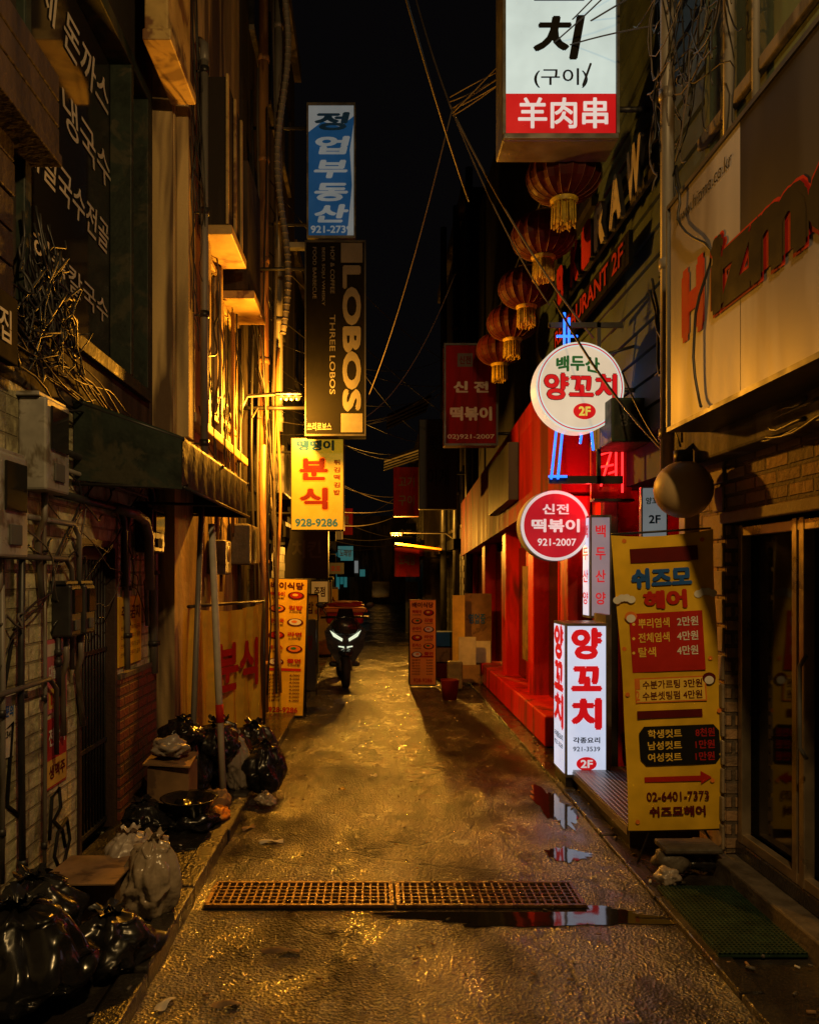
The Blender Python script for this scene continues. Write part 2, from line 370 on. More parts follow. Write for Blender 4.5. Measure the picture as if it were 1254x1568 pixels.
for (ya, yb, za, zb) in ((3.55, 5.56, 2.8, 2.88), (3.55, 5.56, 4.87, 4.96), (5.47, 5.56, 2.88, 4.87), (3.55, 3.62, 2.88, 4.87), (5.1, 5.15, 2.88, 4.87)):
    b.box(-1.7, -1.56, ya, yb, za, zb, "awning_canvas", .006)
b.part("wood_panels")
for i in range(7): b.box(-1.6, -1.55 + R(-.006, .006), 1.2, 3.42, 2.47 + i * .15, 2.61 + i * .15, "dark_wood", .006)
b.part("wood_eave").box(-1.6, -1.42, 1.2, 3.62, 3.45, 3.50, "dark_wood", .006)
for i in range(3): b.box(-1.59, -1.43, 1.2, 3.61, 3.505 + i * .12, 3.615 + i * .12, "dark_wood", .006)
b.done()
b = B("window_lettering", (-1.695, 0, 0), 90)
b.text("수제 돈까스", 4.42, 4.60, 1.3, .24, 0, "foam_white", .015, shear=.2)
b.text("비빔 냉국수", 4.40, 4.15, 1.4, .22, 0, "foam_white", .01, shear=-.15)
b.text("메밀국수전골", 4.46, 3.72, 1.2, .2, 0, "foam_white", .012, shear=.15)
b.text("해물칼국수", 4.5, 3.25, 1.1, .15, 0, "foam_white", .01)
b.done()
b = B("dark_noodle_sign", (-1.55, 3.12, 2.62), 90); b.box(-.25, .25, -.04, 0, -.14, .14, "black_panel", .006); b.text("국수집", 0, 0, .36, .14, -.043, "foam_white", .015); b.done()
b = B("dark_green_awning")
y0, y1 = 4.2, 6.35; xs = -1.02
n = 26; vs = []; fs = []
for i in range(n + 1):
    y = y0 + (y1 - y0) * i / n
    vs += [(-1.59, y, 2.54), (-1.3, y, 2.435 - .014 * abs(math.sin(i * math.pi / 6.5))), (xs, y, 2.33), (xs + .005, y, 2.31), (xs + .016 * math.sin(i * 2.1), y, 2.07 + .016 * math.sin(i * 1.7))]
for i in range(n):
    for j in range(4): fs.append((i * 5 + j, i * 5 + j + 1, i * 5 + j + 6, i * 5 + j + 5))
b.add(vs, fs, "awning_canvas", True)
for y in (y0, y1):
    b.add([(-1.59, y, 2.54), (xs, y, 2.33), (xs, y, 2.05), (-1.59, y, 2.10)], [(0, 1, 2, 3)], "awning_canvas")
for y in (y0 + .01, 5.3, y1 - .01):
    b.tube([(-1.6, y, 2.52), (xs + .012, y, 2.315)], .012, "metal_dark"); b.tube([(-1.6, y, 2.08), (xs + .012, y, 2.06)], .01, "metal_dark")
b.tube([(xs + .012, y0, 2.06), (xs + .012, y1, 2.06)], .01, "metal_dark")
b.done()
def meter(y, z, w, h, d, m1="meter_box"):
    b = B("electricity_meter_box", (-1.6, y, z), 90)
    b.box(-w / 2, w / 2, -d, 0, -h / 2, h / 2, m1, .012)
    b.box(-w * .36, w * .36, -d - .012, -d - .001, -h * .05, h * .42, "dark_glass", .004)
    b.box(-w * .2, w * .2, -d - .01, -d - .001, -h * .38, -h * .18, "ink_grey", .003)
    b.box(-w * .58, w * .58, -d * .8, 0, h / 2, h / 2 + .02, m1, .004)
    b.tube([(0, -d / 2, -h / 2), (0, -d / 2, -h / 2 - .12), (0, -.03, -h / 2 - .2), (R(-.1, .1), -.03, -h / 2 - .5)], .016, "pipe_grey")
    b.done()
meter(3.70, 2.19, .27, .42, .13); meter(3.25, 1.88, .26, .42, .13)
meter(4.0, 1.42, .14, .26, .1, "metal_dark"); meter(4.2, 1.42, .14, .26, .1, "metal_dark")
meter(5.45, 1.9, .3, .3, .12, "metal_dark")
b = B("wall_conduit_pipes")
for z, ya, yb, r in ((2.22, 3.9, 5.6, .018), (2.13, 3.85, 5.5, .012), (2.0, 3.9, 4.95, .022), (1.86, 3.3, 4.2, .015), (1.68, 3.2, 4.1, .014), (1.1, 2.9, 3.9, .013)):
    b.tube([(-1.56, ya, z), (-1.56, yb - .08, z), (-1.56, yb, z - .06), (-1.56, yb, z - R(.3, .7))], r, random.choice(["pipe_grey", "metal_dark", "cable_grey"]))
for y, za, zb, r in ((3.55, .1, 2.0, .016), (3.95, 1.0, 1.3, .013), (3.35, .3, 1.7, .012), (5.05, 1.0, 2.0, .02), (5.65, .9, 2.3, .03), (3.1, 0.1, 2.4, .018), (3.78, .1, 1.9, .010)):
    b.tube([(-1.57, y, za), (-1.57, y + R(-.02, .02), (za + zb) / 2), (-1.57, y, zb)], r, random.choice(["pipe_grey", "metal_dark"]))
    for zz in (za + .2, (za + zb) / 2): b.tube([(-1.57, y, zz), (-1.57, y, zz + .03)], r * 1.5, "metal_dark")
b.tube([(-1.55, 4.75, 2.0), (-1.5, 5.0, 1.98), (-1.5, 5.2, 1.95), (-1.5, 5.28, 1.85), (-1.5, 5.3, 1.5)], .032, "pipe_grey", 12)
b.done()
b = B("wall_poster", (-1.598, 3.98, 1.08), 90)
b.box(-.13, .13, -.006, 0, -.16, .2, "paper_pink"); b.rect(-.12, .12, .12, .18, -.008, "paper_white"); b.text("대출상담", 0, .04, .2, .07, -.008, "ink_white", .03); b.rect(-.1, .1, -.14, -.04, -.008, "paper_yellow"); b.text("1577", 0, -.09, .16, .06, -.01, "ink_red", .03); b.done()
b = B("wall_poster", (-1.598, 3.98, .72), 90)
b.box(-.13, .13, -.006, 0, -.17, .17, "paper_red"); b.text("전단지", 0, .08, .2, .09, -.008, "ink_white", .03); b.rect(-.12, .12, -.16, -.03, -.008, "paper_yellow"); b.text("생맥주", 0, -.09, .2, .07, -.01, "ink_darkred", .03); b.done()
b = B("wall_poster", (-1.598, 3.42, .95), 90, 4)
b.box(-.1, .1, -.005, 0, -.14, .14, "paper_white"); b.text("임대문의", 0, .06, .16, .05, -.007, "ink_blue", .03); b.text("010-2345", 0, -.04, .16, .03, -.007, "ink_black", .01); b.done()
b = B("yellow_wall_notice", (-1.598, 5.17, 1.24), 90)
b.box(-.24, .24, -.01, 0, -.22, .22, "yellow_vinyl", .004); b.text("주차금지", 0, .12, .38, .09, -.0125, "ink_darkred", .02)
for i in range(4): b.text("쓰레기 무단투기 금지", 0, .02 - i * .055, .4, .032, -.0125, "ink_darkred")
b.done()
b = B("graffiti", (-1.596, 0, 0), 90)
for pts in ([(3.9, .30), (3.93, .5), (4.02, .52), (4.04, .42), (3.95, .38), (4.06, .3), (4.1, .2)], [(4.02, .12), (3.96, .2), (4.0, .3), (4.12, .34), (4.16, .22), (4.08, .12), (4.0, .13)], [(3.3, 1.1), (3.35, 1.3), (3.42, 1.1), (3.5, 1.32)], [(3.25, .6), (3.4, .8), (3.3, .9), (3.5, .95), (3.45, .6), (3.6, .5)], [(3.15, 1.2), (3.25, 1.45), (3.3, 1.2)]):
    b.tube([(x, 0, z) for x, z in pts], .011, "ink_black", 6)
b.done()

# ------------------------------------------------------------------ LEFT second building
b = B("cream_plaster_building")
b.part("walls").box(-1.9, -1.45, 5.76, 8.5, 0, 9, "cream_plaster")
b.part("window_bays")
b.box(-1.45, -1.30, 5.0, 5.6, 5.02, 7, "ledge_metal", .01).box(-1.45, -1.27, 4.95, 5.65, 4.93, 5.0, "ledge_metal", .01)
b.box(-1.45, -1.36, 5.8, 6.0, 2.6, 8.8, "cream_plaster", .01)
b.box(-1.45, -1.17, 6.5, 7.25, 4.38, 4.46, "ledge_metal", .01).box(-1.45, -1.22, 6.55, 7.2, 4.465, 5.7, "dark_wall_warm", .01)
for yy in (6.53, 6.88, 7.2): b.box(-1.222, -1.20, yy - .02, yy + .02, 4.47, 5.7, "ledge_metal", .004)
b.box(-1.45, -1.14, 7.5, 8.3, 4.20, 4.28, "ledge_metal", .01).box(-1.45, -1.2, 7.5, 8.3, 4.285, 5.5, "dark_wall_warm")
b.box(-1.45, -1.35, 6.01, 8.45, 2.75, 2.83, "ledge_metal", .01)
b.box(-1.45, -1.38, 6.6, 6.7, 2.835, 4.37, "ledge_metal", .005); b.box(-1.45, -1.38, 7.15, 7.22, 2.835, 4.37, "ledge_metal", .005)
b.part("windows")
for (ya, yb, za, zb) in ((7.35, 8.1, 3.0, 4.1), (6.72, 7.13, 2.95, 4.3)):
    b.box(-1.45, -1.43, ya, yb, za, zb, "dark_glass")
    for (p, q, r_, s_) in ((ya, yb, za, za + .05), (ya, yb, zb - .05, zb), (ya, ya + .05, za + .05, zb - .05), (yb - .05, yb, za + .05, zb - .05)):
        b.box(-1.45, -1.40, p, q, r_, s_, "ledge_metal", .004)
b.part("corner_pilaster").box(-1.9, -1.46, 5.73, 5.757, 2.5, 9, "cream_plaster")
b.done()
b = B("drain_pipe"); b.tube([(-1.33, 6.2, 2.4), (-1.33, 6.2, 5.6)], .03, "pipe_grey", 12)
for z in (2.6, 3.6, 4.4, 5.5): b.tube([(-1.33, 6.2, z), (-1.33, 6.2, z + .05)], .038, "metal_dark", 12); b.tube([(-1.45, 6.2, z + .02), (-1.33, 6.2, z + .02)], .008, "metal_dark", 6)
b.tube([(-1.33, 6.2, 5.6), (-1.34, 6.25, 5.75), (-1.4, 6.35, 5.85)], .035, "pipe_grey", 12); b.done()
b = B("drain_pipe"); b.tube([(-1.22, 8.7, .1), (-1.22, 8.7, 9)], .055, "pipe_rust", 12)
for i in range(8): b.tube([(-1.22, 8.7, .6 + i * 1.1), (-1.22, 8.7, .66 + i * 1.1)], .065, "pipe_rust", 12)
b.done()
b = B("drain_pipe"); b.tube([(-1.08, 8.9, 3.2), (-1.08, 8.9, 9)], .045, "pipe_grey", 12)
for i in range(6): b.tube([(-1.08, 8.9, 3.3 + i * 1.1), (-1.08, 8.9, 3.36 + i * 1.1)], .055, "pipe_grey", 12)
b.done()
b = B("drain_pipe"); b.tube([(-1.13, 8.0, .1), (-1.13, 8.0, 2.9)], .03, "pipe_rust", 12); b.done()
b = B("gas_riser_pipe"); b.tube([(-1.36, 7.6, 2.0), (-1.36, 7.6, 4.1)], .018, "pipe_rust"); b.tube([(-1.38, 8.1, .3), (-1.38, 8.1, 4.1)], .02, "metal_dark"); b.done()
b = B("utility_conduit_bundle")
for i in range(9):
    x = -1.3 + i * .03 + R(-.01, .01); yb_ = 8.55 + R(-.1, .3); zt = R(3.0, 8.5); n_ = 12
    b.tube([(x + .02 * math.sin(j * .9 + i), yb_, .3 + (zt - .3) * j / n_) for j in range(n_ + 1)], R(.007, .018), random.choice(["pipe_rust", "cable_grey", "pipe_grey", "cable_black"]), 6)
b.done()
b = B("flexible_duct_hose")
b.tube([(-1.0 + .06 * math.sin(i * .35), 8.6, 4.2 + i * .14) for i in range(34)], .032, "pipe_grey", 8)
for i in range(60): b.tube([(-1.0 + .06 * math.sin(i * .55 * .35), 8.6, 4.2 + i * .077), (-1.0 + .06 * math.sin(i * .55 * .35), 8.6, 4.215 + i * .077)], .037, "pipe_grey", 8)
b.done()
b = B("hanging_yellow_banner", (-1.40, 6.0, 0), 72); n = 36; mz = 10; vs = []; fs = []
for i in range(n + 1):
    for j in range(mz + 1):
        t = j / mz; x = 1.25 * i / n
        vs.append((x, .03 * math.sin(i * .9 + j * .25) * (1 - .3 * t) + .015 * math.sin(i * 2.3), .30 + 1.05 * t - .05 * math.sin(math.pi * i / n) * t))
for i in range(n):
    for j in range(mz): fs.append((i * (mz + 1) + j, i * (mz + 1) + j + 1, (i + 1) * (mz + 1) + j + 1, (i + 1) * (mz + 1) + j))
b.add(vs, fs, "yellow_cloth", True)
b.text("분식", .68, .85, .75, .42, -.05, "ink_red", .04)
b.tube([(-.02, 0, 1.36), (1.27, 0, 1.36)], .012, "metal_dark"); b.tube([(1.27, 0, .06), (1.27, 0, 1.4)], .012, "metal_dark"); b.done()
b = B("leaning_white_pole"); b.tube([(-1.02, 5.35, .06), (-1.13, 5.5, 1.95)], .024, "foam_white", 10); b.tube([(-1.05, 5.39, .6), (-1.057, 5.4, .72)], .027, "ink_red", 10); b.done()
b = B("leaning_steel_pipe"); b.tube([(-1.22, 5.25, .06), (-1.22, 5.6, 2.1)], .02, "pipe_grey", 10); b.done()
b = B("gas_meter", (-1.45, 7.0, 1.75), 90); b.box(-.15, .15, -.16, 0, -.15, .15, "meter_box", .02); b.ell(0, .03, .07, .07, -.163, "dark_glass"); b.tube([(-.08, -.08, .15), (-.08, -.08, .5)], .015, "pipe_rust"); b.tube([(.08, -.08, -.15), (.08, -.08, -.3)], .015, "pipe_rust"); b.done()

# ------------------------------------------------------------------ far buildings
def farbuilding(name, side, X, ya, yb, h, wm):
    b = B(name); s = side
    x0, x1 = (X - 4, X) if s < 0 else (X, X + 4)
    b.part("walls").box(x0, x1, ya, yb, 0, h, wm)
    f = X; o = .03 * -s
    z = 2.6
    b.part("windows")
    while z < h - 1.2:
        y = ya + .5
        while y < yb - 1.0:
            a, c = sorted((f + o * .2, f + o)); b.box(a, c, y, y + .9, z, z + 1.1, "dark_glass")
            a, c = sorted((f, f + o * 1.8))
            b.box(a, c, y - .05, y + .95, z - .06, z - .001, "concrete"); b.box(a, c, y - .05, y - .001, z, z + 1.15, "metal_dark"); b.box(a, c, y + .901, y + .95, z, z + 1.15, "metal_dark")
            y += R(1.4, 2.2)
        z += 2.6
    b.part("shutters"); y = ya + .3
    while y < yb - 1.5:
        w = R(1.2, 1.8)
        for i in range(16):
            a, c = sorted((f, f + o * (1.2 if i % 2 else .8))); b.box(a, c, y, y + w, .1 + i * .12, .215 + i * .12, "shutter")
        a, c = sorted((f, f + o * 8)); b.box(a, c, y - .05, y + w + .05, 2.1, 2.3, random.choice(["dark_wood", "black_panel", "dark_red_paint", "grey_panel_dirty"]))
        y += w + .4
    b.part("parapet"); a, c = sorted((f, f + o * 4)); b.box(a, c, ya, yb, h - .25, h, "concrete")
    b.done()
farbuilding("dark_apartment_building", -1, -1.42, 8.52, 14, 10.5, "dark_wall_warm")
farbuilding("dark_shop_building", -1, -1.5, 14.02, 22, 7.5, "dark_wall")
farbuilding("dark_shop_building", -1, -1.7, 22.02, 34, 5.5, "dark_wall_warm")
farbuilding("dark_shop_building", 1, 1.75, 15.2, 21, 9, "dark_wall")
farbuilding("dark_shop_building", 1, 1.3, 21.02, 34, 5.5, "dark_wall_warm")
b = B("cross_street_building"); b.part("walls").box(-8, 8, 46, 50, 0, 5, "concrete")
b.part("lit_shopfront")
for i in range(5): b.box(-2.7 + i * .22, -2.52 + i * .22, 45.9, 45.99, R(.6, 1.2), R(2.4, 3.2), "lit_teal")
b.box(-1.5, -1.0, 45.9, 45.99, 1.7, 2.4, "lit_dimwhite"); b.box(-.9, -.6, 45.9, 45.99, 1.5, 1.9, "lit_teal"); b.box(-.2, .8, 45.9, 45.99, .3, 1.2, "dark_glass"); b.done()
b = B("blue_lit_signboard", (-1.15, 34, 2.4)); b.box(-.5, .25, 0, .2, -.9, .5, "black_panel", .02); b.rect(-.45, .2, -.2, .42, -.01, "lit_teal"); b.text("노래방", -.12, .12, .5, .3, -.015, "ink_white", .03); b.done()
for (x, y, z, w_, h_, mm, tx) in ((-.98, 14, 1.30, .16, .2, "lit_warmsign", "주점"), (-.95, 19, 1.75, .2, .14, "grey_panel_dirty", "호프"), (.95, 26, 2.2, .3, .25, "lit_warmsign", "식당"), (-1.0, 11.6, 1.12, .17, .2, "yellow_vinyl", "김밥"), (-.85, 16, 1.0, .1, .35, "yellow_vinyl", "술")):
    b = B("small_shop_sign", (x, y, z)); b.box(-w_, w_, .003, .1, -h_, h_, "metal_dark", .01); b.rect(-w_ * .9, w_ * .9, -h_ * .9, h_ * .9, 0, mm); b.text(tx, 0, 0, w_ * 1.2, h_ * .9, -.004, "ink_darkred", .03); b.tube([(0, .05, h_), (0, .05, h_ + .2), (.4 * (1 if x > 0 else -1), .05, h_ + .2)], .012, "metal_dark"); b.done()

# ------------------------------------------------------------------ RIGHT near brick building
b = B("brick_hair_salon_building")
b.part("brick_walls").box(1.85, 2.3, 4.22, 4.55, 0, 2.2, "brick_stone").box(1.85, 2.3, .6, 4.219, 1.93, 2.2, "brick_stone")
b.box(1.853, 2.3, 4.551, 4.56, 0, 2.2, "brick_stone_x"); b.box(1.853, 2.3, 4.21, 4.219, .13, 1.86, "brick_stone_x")
b.part("quoins")
for i in range(14): b.box(1.835, 1.85, 4.22, 4.35 + (.12 if i % 2 else 0), .14 + i * .15, .27 + i * .15, "stone_trim", .006)
b.part("stone_lintel").box(1.82, 1.86, .6, 4.22, 1.87, 1.925, "stone_trim", .006)
b.part("concrete_band").box(1.72, 2.3, .6, 4.6, 2.2, 2.46, "concrete", .015)
b.part("step").box(1.78, 2.3, .6, 4.5, 0, .12, "stone_dark", .01); b.box(1.9, 2.3, .6, 4.3, .12, .2, "wet_concrete", .01)
b.part("glass_door_frames")
for y in (4.16, 3.62, 3.56, 3.05, 2.5): b.box(1.90, 1.95, y - .022, y + .022, .2, 1.86, "metal_alu", .004)
for z in (.2, 1.80): b.box(1.903, 1.948, 1, 4.2, z, z + .05, "metal_alu", .004)
b.box(1.97, 1.975, 1, 4.19, .25, 1.85, "dark_glass")
b.tube([(1.87, 3.46, .8), (1.84, 3.46, .85), (1.84, 3.46, 1.2), (1.87, 3.46, 1.25)], .01, "metal_grey")
b.part("upper_walls").box(1.95, 2.4, .6, 4.6, 2.46, 3.6, "siding_blue").box(1.9, 2.4, .6, 4.6, 3.6, 9, "green_plaster")
b.box(1.86, 1.9, .6, 4.62, 4.05, 4.12, "concrete", .01)
b.part("upper_pipes").tube([(1.86, 4.2, 3.5), (1.86, 4.2, 8)], .03, "pipe_grey"); b.tube([(1.86, 3.9, 3.5), (1.86, 3.9, 8)], .02, "pipe_grey")
b.done()
b = B("large_wall_signboard", (1.5, 0, 0), -90)
b.box(-4.08, -1.6, 0.003, .34, 2.35, 3.47, "metal_edge")
b.rect(-4.07, -3.28, 2.355, 3.465, 0, "white_panel_dirty"); b.rect(-3.275, -1.6, 2.90, 3.465, 0, "grey_panel_dirty"); b.rect(-3.275, -1.6, 2.355, 2.895, 0, "white_panel_dirty")
b.box(-4.085, -4.07, -.012, .0, 2.356, 3.464, "metal_edge")
for z in (2.33, 3.465): b.box(-4.085, -1.58, -.010, .34, z, z + .022, "metal_edge")
b.text("H", -3.76, 2.9, .27, .36, -.004, "ink_red", .08)
b.text("izmo", -2.98, 2.91, 1.17, .37, -.004, "ink_red", .10)
b.text("izmo", -2.98, 2.91, 1.13, .345, -.010, "ink_black", .06)
b.text("www.hizmo.co.kr", -3.66, 3.36, .62, .065, -.004, "ink_black", 0)
b.done()
b = B("globe_lamp"); b.ball((1.66, 4.3, 2.06), .155, "globe_glass", 28); b.tube([(1.66, 4.3, 2.2), (1.66, 4.3, 2.27)], .05, "metal_dark", 12); b.tube([(1.66, 4.3, 2.25), (1.72, 4.32, 2.3), (1.85, 4.35, 2.3)], .015, "metal_dark"); b.done()
b = B("drain_pipe"); b.tube([(1.72, 4.7, 2.1), (1.72, 4.7, 8)], .04, "pipe_grey", 12)
for z in (2.4, 3.4, 4.4, 5.4): b.tube([(1.72, 4.7, z), (1.72, 4.7, z + .06)], .05, "pipe_grey", 12)
b.done()
b = B("green_rubber_mat"); b.box(1.41, 1.78, 3.28, 4.0, .024, .032, "green_rubber")
for i in range(19): x = 1.415 + i * .02; b.box(x, x + .008, 3.285, 3.995, .033, .042, "green_rubber")
for i in range(36): y = 3.285 + i * .02; b.box(1.412, 1.778, y, y + .008, .034, .0405, "green_rubber")
b.done()
b = B("checker_plate_step"); b.box(1.46, 1.95, 4.62, 6.0, .14, .155, "checker_plate"); b.box(1.48, 1.95, 4.64, 5.98, 0, .139, "metal_dark"); b.box(1.455, 1.47, 4.615, 6.0, .09, .1395, "checker_plate"); b.done()

# ------------------------------------------------------------------ yellow hair banner
b = B("hair_salon_banner", (1.583, 4.28, 1.03), -6, -3.4)
W, H = .535, 1.6; n = 24; nx = 6; vs = []; fs = []
for j in range(n + 1):
    for i in range(nx + 1):
        u = i / nx - .5; v = j / n - .5
        sx = 1 - .06 * math.sin(math.pi * (v + .5)); vs.append((u * W * sx, .010 * math.sin(v * 15 + u * 5) * abs(2 * u) ** 2 , v * H - .02 * (1 - 4 * u * u) * (1 if v > .4 else 0)))
for j in range(n):
    for i in range(nx): a = j * (nx + 1) + i; fs.append((a, a + 1, a + nx + 2, a + nx + 1))
b.part("vinyl").add(vs, fs, "yellow_vinyl", True)
F = -.0075
b.part("print")
def px(x): return (x - 1024) * .003525
def pz(y): return (1042 - y) * .003525
def shx(x, y): return px(x) + (1042 - y) * .003525 * .059
def rr(x0, x1, y0, y1, m, yy=F): b.plate([(shx((x0 + x1) / 2, y0) + (x0 - x1) / 2 * .003525, pz(y1)), (shx((x0 + x1) / 2, y0) + (x1 - x0) / 2 * .003525, pz(y1)), (shx((x0 + x1) / 2, y0) + (x1 - x0) / 2 * .003525, pz(y0)), (shx((x0 + x1) / 2, y0) + (x0 - x1) / 2 * .003525, pz(y0))], yy, m)
def tt(s_, x0, x1, y0, y1, m, bold=.02, yy=F - .001): b.text(s_, shx((x0 + x1) / 2, (y0 + y1) / 2), pz((y0 + y1) / 2), (x1 - x0) * .003525, (y1 - y0) * .003525, yy, m, bold)
rr(963, 1063, 838, 860, "ink_darkred")
tt("쉬즈모", 965, 1055, 868, 900, "ink_blue", .06); tt("헤어", 983, 1048, 903, 932, "ink_red", .06)
for x, y in ((955, 915), (1075, 912)):
    for k_ in range(4): b.ell(shx(x + (k_ - 1.5) * 7, y), pz(y - (3 if k_ in (1, 2) else 0)), .022, .02, F - .0004 * k_, "ink_white", seg=16)
rr(962, 1070, 937, 1027, "ink_red")
for i, (a, c) in enumerate((("뿌리염색", "2만원"), ("전체염색", "4만원"), ("탈색", "4만원"))):
    y = 945 + i * 22; tt(a, 976, 976 + (46 if i < 2 else 26), y, y + 15, "ink_yellow"); tt(c, 1033, 1064, y, y + 14, "ink_white")
    b.ell(shx(969, y + 8), pz(y + 8), .008, .008, F - .001, "ink_yellow", seg=12)
b.ell(shx(965, 945), pz(941), .032, .028, F - .002, "ink_orange", seg=16); b.ell(shx(965, 945), pz(944), .024, .022, F - .0025, "ink_white", seg=16)
rr(970, 1075, 1036, 1074, "ink_orange", F + .0005); rr(972, 1073, 1038, 1072, "ink_yellow")
for i, c in enumerate(("수분가르팅 3만원", "수분셋팅펌 4만원")):
    tt(c, 982, 1070, 1040 + i * 17, 1053 + i * 17, "ink_darkred"); tt(str(i + 1), 972, 978, 1038 + i * 17, 1053 + i * 17, "ink_orange")
rr(974, 1070, 1086, 1098, "ink_darkred")
b.plate([(shx(x, 1140), pz(y)) for x, y in ((986, 1170), (1088, 1170), (1096, 1160), (1096, 1120), (1088, 1110), (986, 1110), (978, 1120), (978, 1160))][::-1], F, "ink_black")
for i in range(3):
    y = 1115 + i * 18; tt(("학생컷트", "남성컷트", "여성컷트")[i], 990, 1040, y, y + 13, "ink_yellow"); tt(("8천원", "1만원", "1만원")[i], 1060, 1088, y, y + 13, "ink_red")
b.plate([(shx(x, 1190), pz(y)) for x, y in ((985, 1195), (1068, 1195), (1068, 1200), (1084, 1190), (1068, 1180), (1068, 1187), (985, 1187))], F, "ink_red")
tt("02-6401-7373", 988, 1080, 1210, 1224, "ink_darkred"); tt("쉬즈모헤어", 992, 1075, 1232, 1248, "ink_darkred", .04)
for (x, y) in ((955, 825), (1082, 1010), (1085, 1195), (960, 1060), (975, 1255), (1095, 1090), (1070, 830), (955, 990)):
    b.ell(shx(x, y), pz(y), .012, .012, F, "ink_orange", seg=10)
b.ell(shx(1080, 1040), pz(1040), .035, .03, F - .001, "ink_darkred", seg=16); b.ell(shx(1080, 1040), pz(1043), .024, .022, F - .002, "ink_white", seg=16)
b.part("stand").tube([(-.25, .04, -.79), (.25, .04, .79)], .006, "metal_dark"); b.tube([(.25, .05, -.79), (-.25, .05, .79)], .006, "metal_dark"); b.tube([(0, .05, .1), (0, .3, -.98)], .006, "metal_dark")
for sx in (-1, 1): b.tube([(0, .06, -.5), (sx * .22, .05, -.99)], .006, "metal_dark")
b.tube([(-.26, 0.01, .805), (.26, 0.01, .805)], .006, "metal_dark"); b.tube([(-.26, 0.01, -.805), (.26, 0.01, -.805)], .006, "metal_dark")
b.done()

def lump(b, c, r, m, seed, amp=.25, det=3, freq=2.0, crease=.35, flat=True):
    bm = bmesh.new(); bmesh.ops.create_icosphere(bm, subdivisions=det + 1, radius=1)
    vs = []
    for v in bm.verts:
        p = v.co.copy(); q = p * freq + Vector((seed, seed * 1.7, -seed))
        d = 1 + amp * noise.noise(q) - crease * amp * abs(noise.noise(q * 2.3)) * 1.8
        p = p * d
        if flat and p.z < -.62: p.z = -.62 + (p.z + .62) * .15
        vs.append((c[0] + p.x * r[0], c[1] + p.y * r[1], c[2] + p.z * r[2]))
    bm.verts.index_update(); fs = [[v.index for v in f.verts] for f in bm.faces]; bm.free(); b.add(vs, fs, m, True)
def bagmesh(b, x, y, z, rx, ry, rz, m, seed):
    nu, nv = 72, 40; vs = []; fs = []
    lean = Vector((R(-.25, .25) * rx, R(-.25, .25) * ry, 0))
    ph = [R(0, 6.28) for _ in range(4)]
    for j in range(nv + 1):
        t = j / nv
        if t < .72:
            s_ = t / .72; rad = (math.sin(math.pi * (.04 + .86 * s_)) ** .55) * (1.0 - .12 * s_); zz = (s_ ** 1.25) * 1.35
        elif t < .86:
            s_ = (t - .72) / .14; e = (math.sin(math.pi * .90) ** .55) * .88; rad = e * (1 - s_) ** 1.3 + .10; zz = 1.35 + s_ * .15
        else:
            s_ = (t - .86) / .14; rad = .10 + .24 * s_; zz = 1.50 + s_ * .10
        for i in range(nu):
            a = 2 * math.pi * i / nu
            d = Vector((math.cos(a), math.sin(a), zz))
            nn_ = noise.noise(d * 1.3 + Vector((seed, -seed, seed * .3))) * .42 + noise.noise(d * 3.1 + Vector((seed, 2 * seed, 0))) * .2 - abs(noise.noise(d * 4.5 + Vector((0, seed, seed)))) * .22
            pl = (math.sin(a * 9 + ph[0] + 2 * noise.noise(d * 2)) * .05 + math.sin(a * 17 + ph[1]) * .03) * max(0, (t - .35)) * 2.0
            rr_ = rad * (1 + (nn_ + pl) * (1 if t > .04 else .3))
            zz2 = zz + (.16 * noise.noise(d * 2.2 + Vector((seed, 0, 9))) if .1 < t < .9 else 0) + (.07 * math.sin(a * 5 + ph[2]) * (t - .86) / .14 if t > .86 else 0)
            vs.append((x + rr_ * rx * math.cos(a) + lean.x * t, y + rr_ * ry * math.sin(a) + lean.y * t, z + zz2 * rz))
    for j in range(nv):
        for i in range(nu): fs.append((j * nu + i, j * nu + (i + 1) % nu, (j + 1) * nu + (i + 1) % nu, (j + 1) * nu + i))
    fs.append(tuple(range(nu))[::-1]); b.add(vs, fs, m, True)
def bag(x, y, z, rx, ry, rz, m, seed, name="garbage_bag"):
    b = B(name); bagmesh(b, x, y, z, rx, ry, rz, m, seed); b.done()
b = B("stone_ballast"); lump(b, (1.56, 4.2, .09), (.11, .09, .07), "stone_dark", 3.2, .3, 2); lump(b, (1.72, 4.25, .09), (.12, .09, .08), "black_plastic", 5.2, .3, 3); lump(b, (1.49, 4.06, .06), (.06, .06, .05), "white_plastic", 8.1, .4, 3)
b.box(1.5, 1.8, 4.12, 4.3, .15, .18, "stone_dark", .01); b.done()

# ------------------------------------------------------------------ RIGHT restaurants building
b = B("skewer_restaurant_building")
b.part("walls").box(2.0, 3, 4.57, 5.0, 0, 9.5, "dark_wall").box(1.95, 3, 6.6, 9.4, 2.3, 9.5, "siding_blue").box(2.0, 3, 5.0, 6.6, 2.3, 9.5, "siding_blue")
b.box(2.6, 3, 5.0, 6.6, 0, 2.3, "dark_red_paint"); b.box(1.9, 3, 6.6, 7.0, 0, 2.3, "red_paint")
b.part("siding_boards")
for i in range(34): b.hexa([(1.93, 4.6, 2.6 + i * .2), (1.95, 4.6, 2.79 + i * .2), (1.93, 9.4, 2.6 + i * .2), (1.95, 9.4, 2.79 + i * .2), (2.0, 4.6, 2.6 + i * .2), (2.0, 4.6, 2.79 + i * .2), (2.0, 9.4, 2.6 + i * .2), (2.0, 9.4, 2.79 + i * .2)], "siding_blue")
b.part("entrance").box(1.9, 2.0, 4.9, 5.0, 0, 2.3, "metal_grey", .008).box(1.86, 1.98, 6.5, 6.6, 0, 2.3, "metal_dark", .008)
